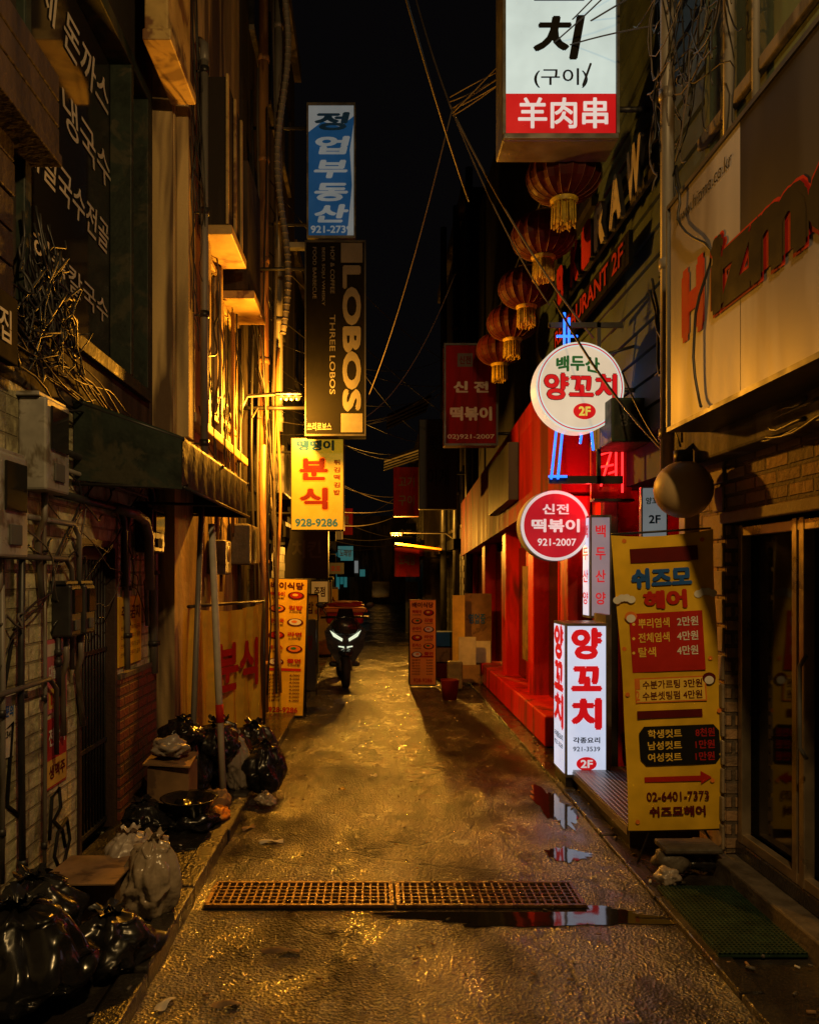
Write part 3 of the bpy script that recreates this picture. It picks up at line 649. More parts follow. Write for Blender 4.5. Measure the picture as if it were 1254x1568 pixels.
for i in range(5): b.box(2.02 + i * .1, 2.6, 5.05, 6.5, .16 + i * .17, .32 + i * .17, "wet_concrete")
b.part("upper_windows")
for z in (4.9, 7.2):
    for y in (7.0, 8.3): b.box(1.9, 1.93, y, y + .9, z, z + 1.2, "dark_glass", .005); b.box(1.88, 1.93, y - .05, y + .95, z - .08, z - .002, "metal_dark")
b.done()
b = B("channel_letter_sign", (1.80, 0, 0), -90)
for ch, y, m_ in (("W", 5.55, "ink_mid"), ("A", 5.98, "ink_mid"), ("R", 6.4, "ink_mid"), ("I", 6.8, "ink_midred"), ("K", 7.2, "ink_midred"), ("B", 7.75, "ink_midred")):
    for kk in range(4): b.text(ch, -y, 4.42, .3, .38, .03 - kk * .012, m_ if kk == 3 else "ink_dim", .06)
b.box(-8.2, -5.3, .05, .08, 4.28, 4.34, "metal_dark"); b.box(-8.2, -5.3, .05, .08, 4.5, 4.56, "metal_dark")
b.text("RESTAURANT 2F", -6.9, 3.95, 2.2, .16, .0, "ink_midred", .02); b.box(-8.1, -5.7, .01, .04, 3.83, 4.07, "black_panel"); b.done()

b = B("skewer_lightbox_sign", (1.275, 5.5, 0)); 
b.part("case").box(-.40, .40, .002, .30, 4.60, 6.6, "metal_grey", .01)
b.box(-.395, .395, -.03, .001, 4.60, 4.635, "metal_grey", .004); b.box(-.40, -.38, -.03, .001, 4.636, 6.6, "metal_grey"); b.box(.38, .40, -.03, .001, 4.636, 6.6, "metal_grey")
b.part("face").rect(-.378, .378, 4.636, 4.915, -.012, "lit_red"); b.rect(-.378, .378, 4.915, 6.6, -.012, "lit_white")
b.part("letters").text("羊肉串", .015, 4.78, .62, .215, -.016, "lit_whiteletter", .02); b.text("(구이)", 0, 5.02, .37, .135, -.016, "ink_black", .01)
b.text("치", -.02, 5.30, .32, .31, -.016, "ink_black", .03, shear=.18); b.text("꼬", .0, 5.68, .36, .26, -.016, "ink_black", .035, shear=.1)
b.part("brackets")
for z in (4.9, 5.8): b.tube([(.4, .15, z), (.72, .15, z)], .02, "metal_dark")
b.done()

def lantern(x, y, z, r):
    b = B("red_lantern"); n = 36; prof = []
    for i in range(11):
        a = math.pi * (i + .8) / 11.6; prof.append((math.sin(a) ** .8, -math.cos(a) * .72))
    vs = []; fs = []
    for (pr, pzz) in prof:
        for k_ in range(n): f = 1 + (.035 if k_ % 2 else -.02); vs.append((x + pr * r * f * math.cos(2 * math.pi * k_ / n), y + pr * r * f * math.sin(2 * math.pi * k_ / n), z + pzz * r))
    for i in range(len(prof) - 1):
        for k_ in range(n): fs.append((i * n + k_, i * n + (k_ + 1) % n, (i + 1) * n + (k_ + 1) % n, (i + 1) * n + k_))
    b.add(vs, fs, "red_lantern_cloth", False)
    for k_ in range(0, n, 2):
        a = 2 * math.pi * (k_ + 1) / n; b.tube([(x + pr * r * 1.05 * math.cos(a), y + pr * r * 1.05 * math.sin(a), z + pzz * r) for pr, pzz in prof], r * .010, "lantern_rib", 4, caps=False)
    b.lathe([(r * .35, -r * .8), (r * .4, -r * .7), (r * .38, -r * .66)], (x, y, z), "tassel"); b.lathe([(r * .38, r * .66), (r * .4, r * .7), (r * .3, r * .8)], (x, y, z), "tassel")
    b.lathe([(.001, r * .8), (r * .3, r * .8)], (x, y, z), "tassel"); b.lathe([(.001, -r * .8), (r * .35, -r * .8)], (x, y, z), "tassel")
    for k_ in range(60):
        a = 2 * math.pi * k_ / 60; rr_ = r * R(.16, .34); b.tube([(x + rr_ * math.cos(a), y + rr_ * math.sin(a), z - r * .8), (x + rr_ * 1.05 * math.cos(a), y + rr_ * 1.05 * math.sin(a), z - r * R(1.38, 1.5))], r * .022, "tassel", 4)
    b.tube([(x, y, z + r * .8), (x, y, z + r * 1.2)], .006, "cable_black", 5); b.done()
for (x, y, z, r) in ((1.43, 6.05, 4.63, .27), (1.42, 6.75, 4.47, .26), (1.41, 7.45, 4.28, .25), (1.40, 8.15, 4.18, .25), (1.40, 9.0, 4.15, .25)): lantern(x, y, z, r)
b = B("lantern_hanging_wire"); b.tube(sag((1.43, 5.3, 5.0), (1.38, 12, 4.6), .15), .008, "cable_black", 5); b.done()

def roundsign(name, x, y, z, r, d, facem, rimm, ringm):
    b = B(name, (x, y, z), 4)
    b.part("case").ell(0, 0, r, r, .002, rimm, d, 56)
    b.part("face").ell(0, 0, r * .985, r * .985, -.003, ringm, 0, 56); b.ell(0, 0, r * .90, r * .90, -.006, facem, 0, 56)
    b.part("letters"); return b
b = roundsign("round_skewer_restaurant_sign", 1.514, 5.9, 2.99, .335, .14, "lit_cream", "lit_cream", "lit_white")
n = 56; ro, ri = .335 * .955, .335 * .93
b.add([(ro * math.cos(2 * math.pi * i / n), -.008, ro * math.sin(2 * math.pi * i / n)) for i in range(n)] + [(ri * math.cos(2 * math.pi * i / n), -.008, ri * math.sin(2 * math.pi * i / n)) for i in range(n)], [(i, (i + 1) % n, (i + 1) % n + n, i + n) for i in range(n)], "lit_redletter")
b.text("백두산", -.02, .175, .33, .12, -.012, "lit_green", .045, arc=.8)
b.text("양꼬치", 0, .0, .56, .21, -.009, "ink_darkred", .06); b.text("양꼬치", 0, .0, .55, .20, -.012, "lit_redletter", .04)
b.ell(.03, -.18, .085, .06, -.009, "lit_redletter"); b.text("2F", .03, -.18, .09, .07, -.013, "lit_yellowtxt", .04)
b.part("bracket").tube([(.3, .07, 0), (.5, .07, 0)], .018, "metal_dark"); b.tube([(.2, .07, .26), (.5, .07, .35)], .012, "metal_dark"); b.done()
b = roundsign("round_rice_cake_sign", 1.465, 6.5, 2.0, .29, .12, "lit_redbg", "white_panel_dirty", "lit_whiteletter")
b.text("신전", 0, .135, .22, .085, -.012, "lit_whiteletter", .03); b.text("떡볶이", 0, .0, .40, .11, -.012, "lit_whiteletter", .04); b.text("921-2007", .01, -.135, .32, .06, -.012, "lit_whiteletter", .02)
b.part("bracket").tube([(.28, .06, .05), (.5, .06, .05)], .016, "metal_dark"); b.done()
b = B("blue_neon_sign", (1.6, 6.08, 0))
for pts in ([(-.16, 3.25), (-.16, 3.6)], [(-.125, 3.3), (-.125, 3.56)], [(-.26, 2.33), (-.22, 2.72)], [(-.21, 2.33), (-.17, 2.75)], [(.0, 2.9), (-.04, 2.6)], [(.03, 2.86), (.06, 2.55)], [(.16, 2.85), (.16, 3.2)], [(.24, 2.9), (.24, 3.2)], [(.16, 3.05), (.24, 3.05)], [(-.22, 3.42), (-.06, 3.42)], [(-.28, 2.35), (-.14, 2.35)]):
    b.tube([(x, 0, z) for x, z in pts], .010, "neon_blue", 6)
b.box(-.27, .3, .04, .06, 2.3, 2.36, "metal_dark").box(-.27, .3, .04, .06, 3.5, 3.54, "metal_dark").box(.1, .13, .04, .06, 2.3, 3.54, "metal_dark"); b.done()
b = B("green_boxed_sign", (1.86, 5.75, 2.72)); b.box(-.16, .14, 0, .5, -.16, .16, "green_rubber", .01); b.rect(-.14, .12, -.14, .14, -.004, "awning_canvas"); b.text("양꼬치", 0, 0, .2, .1, -.007, "ink_grey", .03); b.done()
b = B("red_neon_window", (1.92, 6.3, 0)); b.box(-.2, .12, .06, .1, 2.2, 2.62, "red_paint"); b.box(-.2, .12, -.02, .1, 2.62, 2.66, "metal_dark"); b.box(-.2, .12, -.02, .1, 2.18, 2.2, "metal_dark")
for pts in ([(-.14, 2.55), (-.06, 2.57), (-.14, 2.3)], [(-.15, 2.45), (-.04, 2.47)], [(-.02, 2.58), (-.02, 2.32)], [(-.08, 2.4), (-.02, 2.42)], [(.03, 2.6), (.03, 2.25)]):
    b.tube([(x, 0, z) for x, z in pts], .009, "neon_red", 6)
b.done()
def lightbox(name, x0, x1, y, d, z0, z1, letters, face="lit_white2"):
    b = B(name, ((x0 + x1) / 2, y, 0)); w = (x1 - x0) / 2; L = letters
    b.part("frame").box(-w, w, 0.004, d, z0, z1, "metal_grey")
    for sx in (-w, w - .012): b.box(sx, sx + .012, -.012, .003, z0, z1, "metal_grey")
    for zz in (z0, z1 - .02): b.box(-w + .0125, w - .0125, -.012, .003, zz, zz + .02, "metal_grey")
    b.part("lit_faces").rect(-w + .012, w - .012, z0 + .02, z1 - .02, -.002, face)
    b.add([(-w - .003, .02, z0 + .02), (-w - .003, d - .02, z0 + .02), (-w - .003, d - .02, z1 - .02), (-w - .003, .02, z1 - .02)], [(0, 1, 2, 3)], "lit_white2")
    b.part("letters")
    for (s_, cz, ww, hh, mm, bo) in L: b.text(s_, 0, cz, ww, hh, -.006, mm, bo)
    for (s_, cz, ww, hh, mm, bo) in L:
        v, f = textmesh(s_); xx0 = min(a for a, _ in v); xx1 = max(a for a, _ in v); yy0 = min(c for _, c in v); yy1 = max(c for _, c in v)
        for i, (ox, oy) in enumerate([(0, 0), (bo, 0), (-bo, 0), (0, bo), (0, -bo)]):
            b.add([(-w - .006 - .0002 * i, d / 2 - ((a + ox - (xx0 + xx1) / 2) / (xx1 - xx0) * d * .7), cz + (c + oy - (yy0 + yy1) / 2) / (yy1 - yy0) * hh) for a, c in v], f, mm)
    return b
b = lightbox("standing_skewer_lightbox", 1.405, 1.715, 5.9, .38, .10, 1.24, [("양", 1.09, .23, .24, "lit_redletter", .06), ("꼬", .83, .23, .19, "lit_redletter", .06), ("치", .57, .23, .24, "lit_redletter", .06), ("각종요리", .375, .2, .045, "ink_black", .03), ("921-3539", .31, .2, .035, "ink_black", .01)])
b.ell(.0, .20, .075, .05, -.005, "lit_redletter"); b.text("2F", 0, .2, .09, .06, -.009, "lit_whiteletter", .03)
b.part("base").box(-.15, .15, .02, .36, .03, .099, "metal_dark"); b.part("rear_post").box(.158, .2, .05, .37, .1, 1.3, "metal_grey"); b.done()
b = lightbox("upright_skewer_lightbox", 1.72, 1.89, 6.4, .22, 1.25, 2.08, [("백", 1.95, .08, .10, "lit_redletter", .02), ("두", 1.77, .08, .10, "lit_redletter", .02), ("산", 1.59, .08, .10, "lit_redletter", .02), ("양", 1.41, .08, .10, "lit_redletter", .02)], "lit_pinkdim"); b.done()
b = B("small_lit_menu_sign", (1.97, 5.6, 2.02), -8); b.box(-.1, .08, .003, .08, -.2, .2, "metal_grey"); b.rect(-.09, .07, -.19, .19, 0, "lit_dimwhite"); b.text("양꼬치", -.01, .10, .12, .05, -.004, "ink_green", .03); b.text("2F", -.01, -.03, .08, .06, -.004, "ink_blue", .03); b.done()

b = B("rice_cake_projecting_sign", (1.137, 9.5, 0)); b.box(-.32, .32, 0, .2, 3.14, 4.36, "dark_red_paint", .012)
for x0, x1, z0, z1 in ((-.32, .32, 3.14, 3.165), (-.32, .32, 4.335, 4.36), (-.32, -.3, 3.166, 4.334), (.3, .32, 3.166, 4.334)): b.box(x0, x1, -.012, -.001, z0, z1, "metal_dark")
b.rect(-.16, .02, 4.08, 4.24, -.004, "ink_grey"); b.text("신전", -.07, 4.16, .14, .1, -.007, "ink_darkred", .03)
b.text("신 전", 0, 3.84, .42, .14, -.004, "foam_white", .05); b.text("떡볶이", 0, 3.52, .5, .17, -.004, "foam_white", .05); b.text("02)921-2007", 0, 3.24, .56, .07, -.004, "foam_white", .02)
b.tube([(.32, .1, 3.3), (.6, .1, 3.3)], .02, "metal_dark"); b.tube([(.32, .1, 4.2), (.6, .1, 4.2)], .02, "metal_dark"); b.done()
b = B("dark_projecting_sign", (1.02, 13, 0)); b.box(-.31, .31, 0, .2, 2.67, 4.14, "grey_panel_dirty", .01); b.text("횟집", 0, 3.75, .3, .25, -.004, "ink_black", .01); b.text("이게", 0, 3.2, .34, .3, -.004, "ink_black", .01); b.box(.31, .7, .08, .12, 3.9, 3.94, "metal_dark"); b.done()
b = B("brown_projecting_sign", (.58, 15, 0)); b.box(-.24, .24, 0, .2, 2.7, 3.63, "dark_red_paint", .01); b.text("고기", 0, 3.35, .3, .2, -.004, "ink_grey", .01); b.text("구이", 0, 3.0, .3, .2, -.004, "ink_grey", .01); b.box(.24, 1.2, .08, .12, 3.5, 3.54, "metal_dark"); b.done()
b = B("blue_estate_agent_sign", (-.50, 9, 0)); b.box(-.275, .275, 0, .2, 5.40, 6.93, "metal_grey", .012); b.rect(-.256, .256, 5.43, 6.90, -.002, "lit_bluepanel")
for x0, x1, z0, z1 in ((-.275, .275, 5.40, 5.43), (-.275, .275, 6.9, 6.93), (-.275, -.255, 5.431, 6.899), (.255, .275, 5.431, 6.899)): b.box(x0, x1, -.012, -.001, z0, z1, "metal_grey")
b.plate([(-.255, 6.60), (-.1, 6.72), (.1, 6.66), (.255, 6.78), (.255, 6.899), (-.255, 6.899)], -.004, "lit_dimwhite"); b.plate([(.18, 5.43), (.255, 5.43), (.255, 6.7), (.21, 6.4), (.235, 6.0)], -.004, "lit_dimwhite")
for ch, z in (("정", 6.72), ("업", 6.45), ("부", 6.18), ("동", 5.92), ("산", 5.68)): b.text(ch, 0, z, .38, .21, -.008, "lit_dimwhite" if z < 6.6 else "ink_blue", .045, shear=.25)
b.text("921-2739", 0, 5.50, .46, .085, -.008, "lit_dimwhite", .03)
b.box(-.5, .3, .05, .15, 5.32, 5.38, "metal_grey"); b.tube([(-.275, .1, 5.6), (-.95, .1, 5.6)], .02, "metal_dark"); b.tube([(-.275, .1, 6.7), (-.95, .1, 6.7)], .02, "metal_dark"); b.done()
b = B("bar_projecting_sign", (-.428, 8.5, 0)); b.box(-.325, .325, 0, .22, 3.08, 5.167, "black_panel", .01)
for x0, x1, z0, z1 in ((-.325, .325, 3.08, 3.10), (-.325, .325, 5.147, 5.167), (-.325, -.31, 3.101, 5.146), (.31, .325, 3.101, 5.146)): b.box(x0, x1, -.01, -.001, z0, z1, "metal_dark")
b.rect(.06, .29, 3.12, 3.32, -.003, "ink_dim"); b.rect(.06, .29, 4.93, 5.14, -.003, "ink_dim")
b.text("LOBOS", .175, 4.12, 1.56, .2, -.004, "ink_dim", .05, rot=-90); b.text("THREE LOBOS", -.03, 3.95, .85, .06, -.004, "ink_dim", .01, rot=-90)
b.text("BEER SOJU WHISKY", -.13, 4.78, .62, .04, -.004, "ink_dim", .008, rot=-90); b.text("HOF & COFFEE", -.03, 4.85, .5, .045, -.004, "ink_dim", .008, rot=-90); b.text("FOOD BARBECUE", -.22, 4.82, .55, .04, -.004, "ink_dim", .008, rot=-90); b.text("쓰리로보스", -.17, 3.18, .26, .09, -.004, "ink_dim", .03)
b.tube([(-.325, .1, 3.4), (-1.0, .1, 3.4)], .02, "metal_dark"); b.tube([(-.325, .1, 4.9), (-1.0, .1, 4.9)], .02, "metal_dark"); b.done()
b = B("yellow_snack_bar_sign", (-.656, 9.0, 0)); b.box(-.30, .30, .003, .2, 2.10, 3.15, "metal_edge", .008); b.rect(-.29, .29, 2.11, 3.14, -.002, "lit_yellow")
b.text("땡땡이", -.02, 3.06, .42, .12, -.006, "ink_blue", .05)
for ch, z in (("분", 2.79), ("식", 2.46)): b.text(ch, -.04, z, .35, .28, -.005, "ink_orange", .07); b.text(ch, -.04, z, .32, .25, -.0085, "ink_darkred", .045)
for i, ch in enumerate("튀김떡김밥"): b.text(ch, .22, 2.87 - i * .085, .07, .06, -.006, "ink_darkred", .03)
b.text("928-9286", -.01, 2.19, .48, .09, -.006, "ink_blue", .03); b.tube([(-.3, .1, 2.3), (-.7, .1, 2.3)], .015, "metal_dark"); b.tube([(-.3, .1, 3.0), (-.7, .1, 3.0)], .015, "metal_dark"); b.done()

def foodboard(name, x, y, w, h, base, yaw=0, roll=0):
    b = B(name, (x, y, 0), yaw, roll)
    b.part("panel").box(-w / 2, w / 2, .003, .05, .02, h, "metal_dark", .006); b.rect(-w / 2 + .01, w / 2 - .01, .04, h - .01, 0, base)
    b.part("print").text("배이식당", 0, h - .08, w * .8, .08, -.003, "ink_darkred", .04)
    n = 6; b.rect(-w * .4, w * .4, h * .34, h * .36, -.0025, "ink_red")
    for i in range(n):
        z = h - .19 - i * (h * .095); sx = (-1) ** i * w * .22
        b.ell(sx, z, w * .2, .045, -.003, "ink_darkred", seg=20); b.ell(sx, z + .004, w * .15, .034, -.004, ("ink_red", "ink_orange", "ink_white")[i % 3], seg=16); b.ell(sx * .9, z + .008, w * .07, .015, -.005, ("ink_yellow", "ink_green", "ink_orange")[i % 3], seg=10)
        b.text(("떡볶이", "김밥", "순대국", "라면", "돈까스", "쫄면")[i], -sx, z + .015, w * .34, .05, -.003, "ink_red", .05); b.text("3,000원", -sx, z - .03, w * .3, .022, -.003, "ink_darkred", .02)
    z = h * .31
    while z > .17:
        b.text(random.choice(("라볶이", "오뎅탕", "제육덮밥", "비빔밥", "칼국수")), -w * .25, z, w * .3, .026, -.003, "ink_darkred", .02); b.text("4,000", w * .25, z, w * .25, .024, -.003, "ink_darkred", .02); z -= .04
    b.text("928-9286", 0, .1, w * .7, .06, -.003, "ink_red", .03)
    b.part("legs").tube([(-w / 2, .05, h * .9), (-w / 2, .4, 0)], .01, "metal_dark"); b.tube([(w / 2, .05, h * .9), (w / 2, .4, 0)], .01, "metal_dark"); b.done()
foodboard("yellow_menu_board", -1.03, 8.85, .46, 1.56, "yellow_vinyl", 2, 2)
foodboard("orange_menu_board", .67, 11.3, .38, 1.25, "orange_vinyl", -2, 0)

# ------------------------------------------------------------------ red building
b = B("red_restaurant_building")
b.part("walls").box(1.95, 3, 9.41, 15.1, 0, 8.5, "dark_wall"); b.box(1.9, 3, 7.0, 15.1, 0, 1.95, "dark_red_paint")
b.part("columns")
for y in (7.05, 8.6, 10.4, 12.4, 14.6): b.box(1.70, 1.9, y, y + .3, .02, 2.3, "red_paint", .01)
b.part("fascia").hexa([(1.62, 6.95, 2.32), (1.62, 6.95, 3.5), (1.62, 15.1, 1.95), (1.62, 15.1, 2.95), (1.94, 6.95, 2.32), (1.94, 6.95, 3.5), (1.94, 15.1, 1.95), (1.94, 15.1, 2.95)], "dark_red_paint")
b.part("fascia_signboard").hexa([(1.50, 9.0, 2.45), (1.50, 9.0, 3.1), (1.50, 10.6, 2.38), (1.50, 10.6, 3.03), (1.61, 9.0, 2.45), (1.61, 9.0, 3.1), (1.61, 10.6, 2.38), (1.61, 10.6, 3.03)], "grey_panel_dirty")
b.part("platform").box(1.55, 1.9, 7.3, 12, .02, .30, "red_paint", .015)
b.part("glass")
for (a, c) in ((7.4, 8.55), (8.95, 10.35), (10.75, 12.35), (12.75, 14.55)):
    b.box(1.86, 1.885, a, c, .3, 1.94, "dark_glass"); b.box(1.83, 1.88, (a + c) / 2 - .03, (a + c) / 2 + .03, .3, 1.94, "red_paint")
b.part("door_menu").box(1.75, 1.78, 9.1, 9.5, .6, 1.7, "cardboard"); b.done()
b = B("stacked_boards")
b.box(1.12, 1.3, 11.6, 11.64, .25, 1.3, "paper_yellow", .004).box(1.32, 1.72, 11.8, 11.85, .1, 1.32, "cardboard", .006).box(1.2, 1.45, 11.5, 11.54, .1, .7, "foam_white", .004).box(1.36, 1.7, 11.77, 11.79, .3, .62, "paper_white").box(1.1, 1.5, 11.45, 11.48, 0.05, .3, "cardboard")
b.text("영업중", 1.5, .95, .25, .15, 11.79, "ink_blue", .02); b.done()
b = B("red_bucket"); b.lathe([(.001, 0), (.09, 0), (.12, .25), (.125, .26), (.11, .25), (.085, .02)], (.95, 10.2, 0), "ink_darkred"); b.done()
b = B("stacked_crates")
for i in range(3): b.box(.9, 1.2, 12.2, 12.5, .02 + i * .24, .24 + i * .24, ("ink_darkred", "cardboard", "ink_blue")[i], .01)
b.box(1.0, 1.2, 10.95, 11.15, .02, .4, "stone_dark", .02); b.done()
b = B("vertical_drain_pipes")
for x, y in ((1.62, 16), (1.45, 17), (1.7, 14.5)): b.tube([(x, y, 0), (x, y, 9)], .07, "metal_dark", 10)
for i in range(7): b.tube([(1.62, 16, 1 + i * 1.1), (1.62, 16, 1.1 + i * 1.1)], .085, "metal_dark", 10)
b.done()
for (lx, ly, lz, xa) in ((.9, 18, 4.2, -.7), (.6, 20, 5.6, -.3)):
    b = B("striped_awning", (lx, ly, lz))
    for i in range(8): b.hexa([(xa, i * .25, .0), (xa, i * .25, .03), (xa, i * .25 + .24, .0), (xa, i * .25 + .24, .03), (.8, i * .25, .5), (.8, i * .25, .53), (.8, i * .25 + .24, .5), (.8, i * .25 + .24, .53)], "ink_mid" if i % 2 else "black_panel")
    b.done()
b = B("orange_canopy", (.95, 16.3, 0)); b.hexa([(-.55, 0, 2.22), (-.55, 0, 2.26), (-.55, 1.2, 2.22), (-.55, 1.2, 2.26), (.4, 0, 2.1), (.4, 0, 2.14), (.4, 1.2, 2.1), (.4, 1.2, 2.14)], "orange_vinyl"); b.done()
for i, (x, y, w, h) in enumerate(((-1.05, 12.5, .3, 1.3), (-.9, 10.6, .22, 1.0), (-1.0, 15, .35, 1.5), (-1.1, 18, .4, 1.2), (.95, 19, .3, 1.0), (1.0, 22, .35, 1.4))):
    b = B("standing_signboard", (x, y, 0)); b.box(-w / 2, w / 2, 0, .15, .05, h, "metal_dark", .01); b.rect(-w / 2 + .02, w / 2 - .02, .1, h - .04, -.004, ("yellow_vinyl", "grey_panel_dirty", "paper_yellow", "dark_red_paint")[i % 4]); b.text("식당", 0, h * .7, w * .6, h * .2, -.008, "ink_darkred", .04); b.box(-w / 2, w / 2, -.05, .2, 0, .05, "metal_dark"); b.done()
for i, (x, y, z) in enumerate(((-.95, 13, 2.5), (-1.0, 17, 2.7), (-.9, 21, 3.0), (.9, 24, 2.8), (-.95, 11, 1.9), (.75, 19, 1.9))):
    b = B("projecting_shop_sign", (x, y, z)); b.box(-.3, .3, 0, .15, -.35, .35, ("black_panel", "grey_panel_dirty", "dark_red_paint")[i % 3], .01); b.text(("호프", "치킨", "노래방")[i % 3], 0, .05, .4, .25, -.004, "ink_grey", .03); b.tube([(-.3 if x < 0 else .3, .07, .1), (-.6 if x < 0 else .8, .07, .1)], .015, "metal_dark"); b.done()
b = B("air_conditioner_unit", (-1.42, 10.2, 2.9), 90); b.box(-.4, .4, -.3, 0, -.3, .3, "meter_box", .02); b.ell(0, 0, .23, .23, -.303, "ink_black"); b.ell(0, 0, .06, .06, -.306, "metal_grey"); b.done()
b = B("air_conditioner_unit", (-1.45, 8.1, 1.9), 90); b.box(-.3, .3, -.22, 0, -.2, .2, "stone_dark", .02); b.ell(0, 0, .16, .16, -.223, "ink_black"); b.done()

# ------------------------------------------------------------------ scooter
b = B("delivery_scooter", (-.42, 11.2, 0), 6)
n, k_ = 28, 8
for (cy, nm) in ((.0, "front_wheel"), (1.25, "rear_wheel")):
    b.part(nm); vs = []; fs = []
    for i in range(n):
        a = 2 * math.pi * i / n
        for j in range(k_):
            c_ = 2 * math.pi * j / k_; rr_ = .21 + .045 * math.cos(c_); vs.append((.055 * math.sin(c_), cy + rr_ * math.cos(a), .255 + rr_ * math.sin(a)))
    for i in range(n):
        for j in range(k_): fs.append((i * k_ + j, i * k_ + (j + 1) % k_, ((i + 1) % n) * k_ + (j + 1) % k_, ((i + 1) % n) * k_ + j))
    b.add(vs, fs, "tyre", True)
    for i in range(5): a = i * 1.257; b.tube([(0, cy, .255), (0, cy + .17 * math.cos(a), .255 + .17 * math.sin(a))], .015, "metal_grey")
    b.tube([(-.06, cy, .255), (.06, cy, .255)], .03, "metal_grey")
b.part("bodywork")
b.tube([(-.075, 0, .255), (-.075, .1, .6)], .02, "metal_grey"); b.tube([(.075, 0, .255), (.075, .1, .6)], .02, "metal_grey")
lump(b, (0, 0.0, .50), (.10, .2, .07), "scooter_paint", 1, .05)
b.plate([(-.12, .36), (.12, .36), (.25, .56), (.29, .80), (.15, .98), (-.15, .98), (-.29, .80), (-.25, .56)], .02, "scooter_paint", .16)
lump(b, (0, .02, .86), (.20, .12, .15), "scooter_paint", 2, .05); b.box(-.22, .22, .2, .85, .28, .36, "scooter_paint", .03)
lump(b, (0, 1.05, .62), (.22, .45, .2), "scooter_paint", 4, .05); lump(b, (0, .95, .80), (.17, .42, .07), "black_plastic", 5, .05)
b.part("windscreen").plate([(-.13, .98), (.13, .98), (.10, 1.12), (-.10, 1.12)], .04, "dark_glass", .01)
b.part("handlebar").tube([(-.34, .18, .99), (-.15, .1, 1.0), (.15, .1, 1.0), (.34, .18, .99)], .018, "metal_dark")
for sx in (-1, 1): b.tube([(sx * .25, .14, 1.0), (sx * .33, .12, 1.14)], .007, "metal_dark"); b.ball((sx * .35, .12, 1.17), (.065, .015, .04), "metal_dark", 12)
b.part("headlights")
for sx in (-1, 1):
    b.plate([(sx * .05, .66), (sx * .17, .73), (sx * .22, .82), (sx * .15, .77), (sx * .04, .70)], -.006, "headlight", .01)
    b.plate([(sx * .02, .57), (sx * .10, .585), (sx * .10, .60), (sx * .02, .59)], -.006, "headlight", .01)
b.part("cargo").box(-.22, .34, .95, 1.4, .85, 1.02, "ink_red", .03).box(-.25, .40, .9, 1.45, 1.022, 1.09, "ink_orange", .03); lump(b, (.08, 1.1, 1.14), (.28, .2, .06), "paper_red", 7, .3)
b.done()

# ------------------------------------------------------------------ garbage, left
bag(-1.30, 2.85, .05, .27, .26, .25, "black_plastic", 1.1); bag(-1.03, 3.12, .05, .19, .19, .15, "black_plastic", 2.7); bag(-1.38, 3.3, .05, .22, .2, .2, "black_plastic", 3.9)
bag(-1.03, 3.62, .05, .14, .14, .24, "clear_bag", 4.4); bag(-1.2, 3.9, .06, .14, .14, .19, "white_plastic", 5.1)
b = B("cardboard_box"); b.box(-1.42, -1.14, 3.50, 3.75, .06, .25, "cardboard", .006); b.hexa([(-1.45, 3.40, .27), (-1.45, 3.40, .276), (-1.45, 3.8, .255), (-1.45, 3.8, .261), (-1.10, 3.36, .29), (-1.10, 3.36, .296), (-1.12, 3.8, .255), (-1.12, 3.8, .261)], "cardboard"); b.done()
bag(-1.3, 5.5, .06, .22, .2, .3, "black_plastic", 6.3); bag(-1.12, 5.9, .06, .22, .2, .3, "black_plastic", 7.9); bag(-1.3, 5.3, .45, .16, .15, .13, "black_plastic", 8.2); bag(-1.12, 5.6, .30, .17, .2, .17, "black_plastic", 9.2)
bag(-.98, 5.72, .06, .12, .13, .26, "white_plastic", 10.5); bag(-.80, 5.75, .03, .17, .18, .24, "black_plastic", 11.1); bag(-.9, 6.2, .05, .2, .18, .26, "black_plastic", 12.1); bag(-.74, 5.45, .02, .07, .06, .06, "clear_bag", 21.1)
b = B("cardboard_box"); b.box(-1.42, -1.16, 4.95, 5.2, .06, .40, "cardboard", .006); b.hexa([(-1.44, 4.93, .42), (-1.44, 4.93, .43), (-1.44, 5.2, .44), (-1.44, 5.2, .45), (-1.14, 4.9, .41), (-1.14, 4.9, .42), (-1.16, 5.22, .43), (-1.16, 5.22, .44)], "cardboard"); lump(b, (-1.3, 5.05, .5), (.12, .1, .07), "white_plastic", 31, .5, 3); b.done()
b = B("discarded_basin"); b.lathe([(.001, 0), (.1, 0), (.16, .09), (.175, .1), (.15, .095), (.09, .02), (.001, .02)], (-1.12, 4.8, .16), "black_plastic", 24); lump(b, (-1.14, 4.85, .12), (.2, .18, .1), "black_plastic", 15, .4); b.done()
b = B("bagged_rubbish_pile"); bagmesh(b, -1.35, 4.72, .06, .16, .16, .13, "black_plastic", 17); lump(b, (-1.05, 5.1, .13), (.12, .1, .1), "cardboard", 18, .4, 3); lump(b, (-.98, 5.0, .1), (.07, .1, .05), "orange_vinyl", 19, .4, 3); b.done()

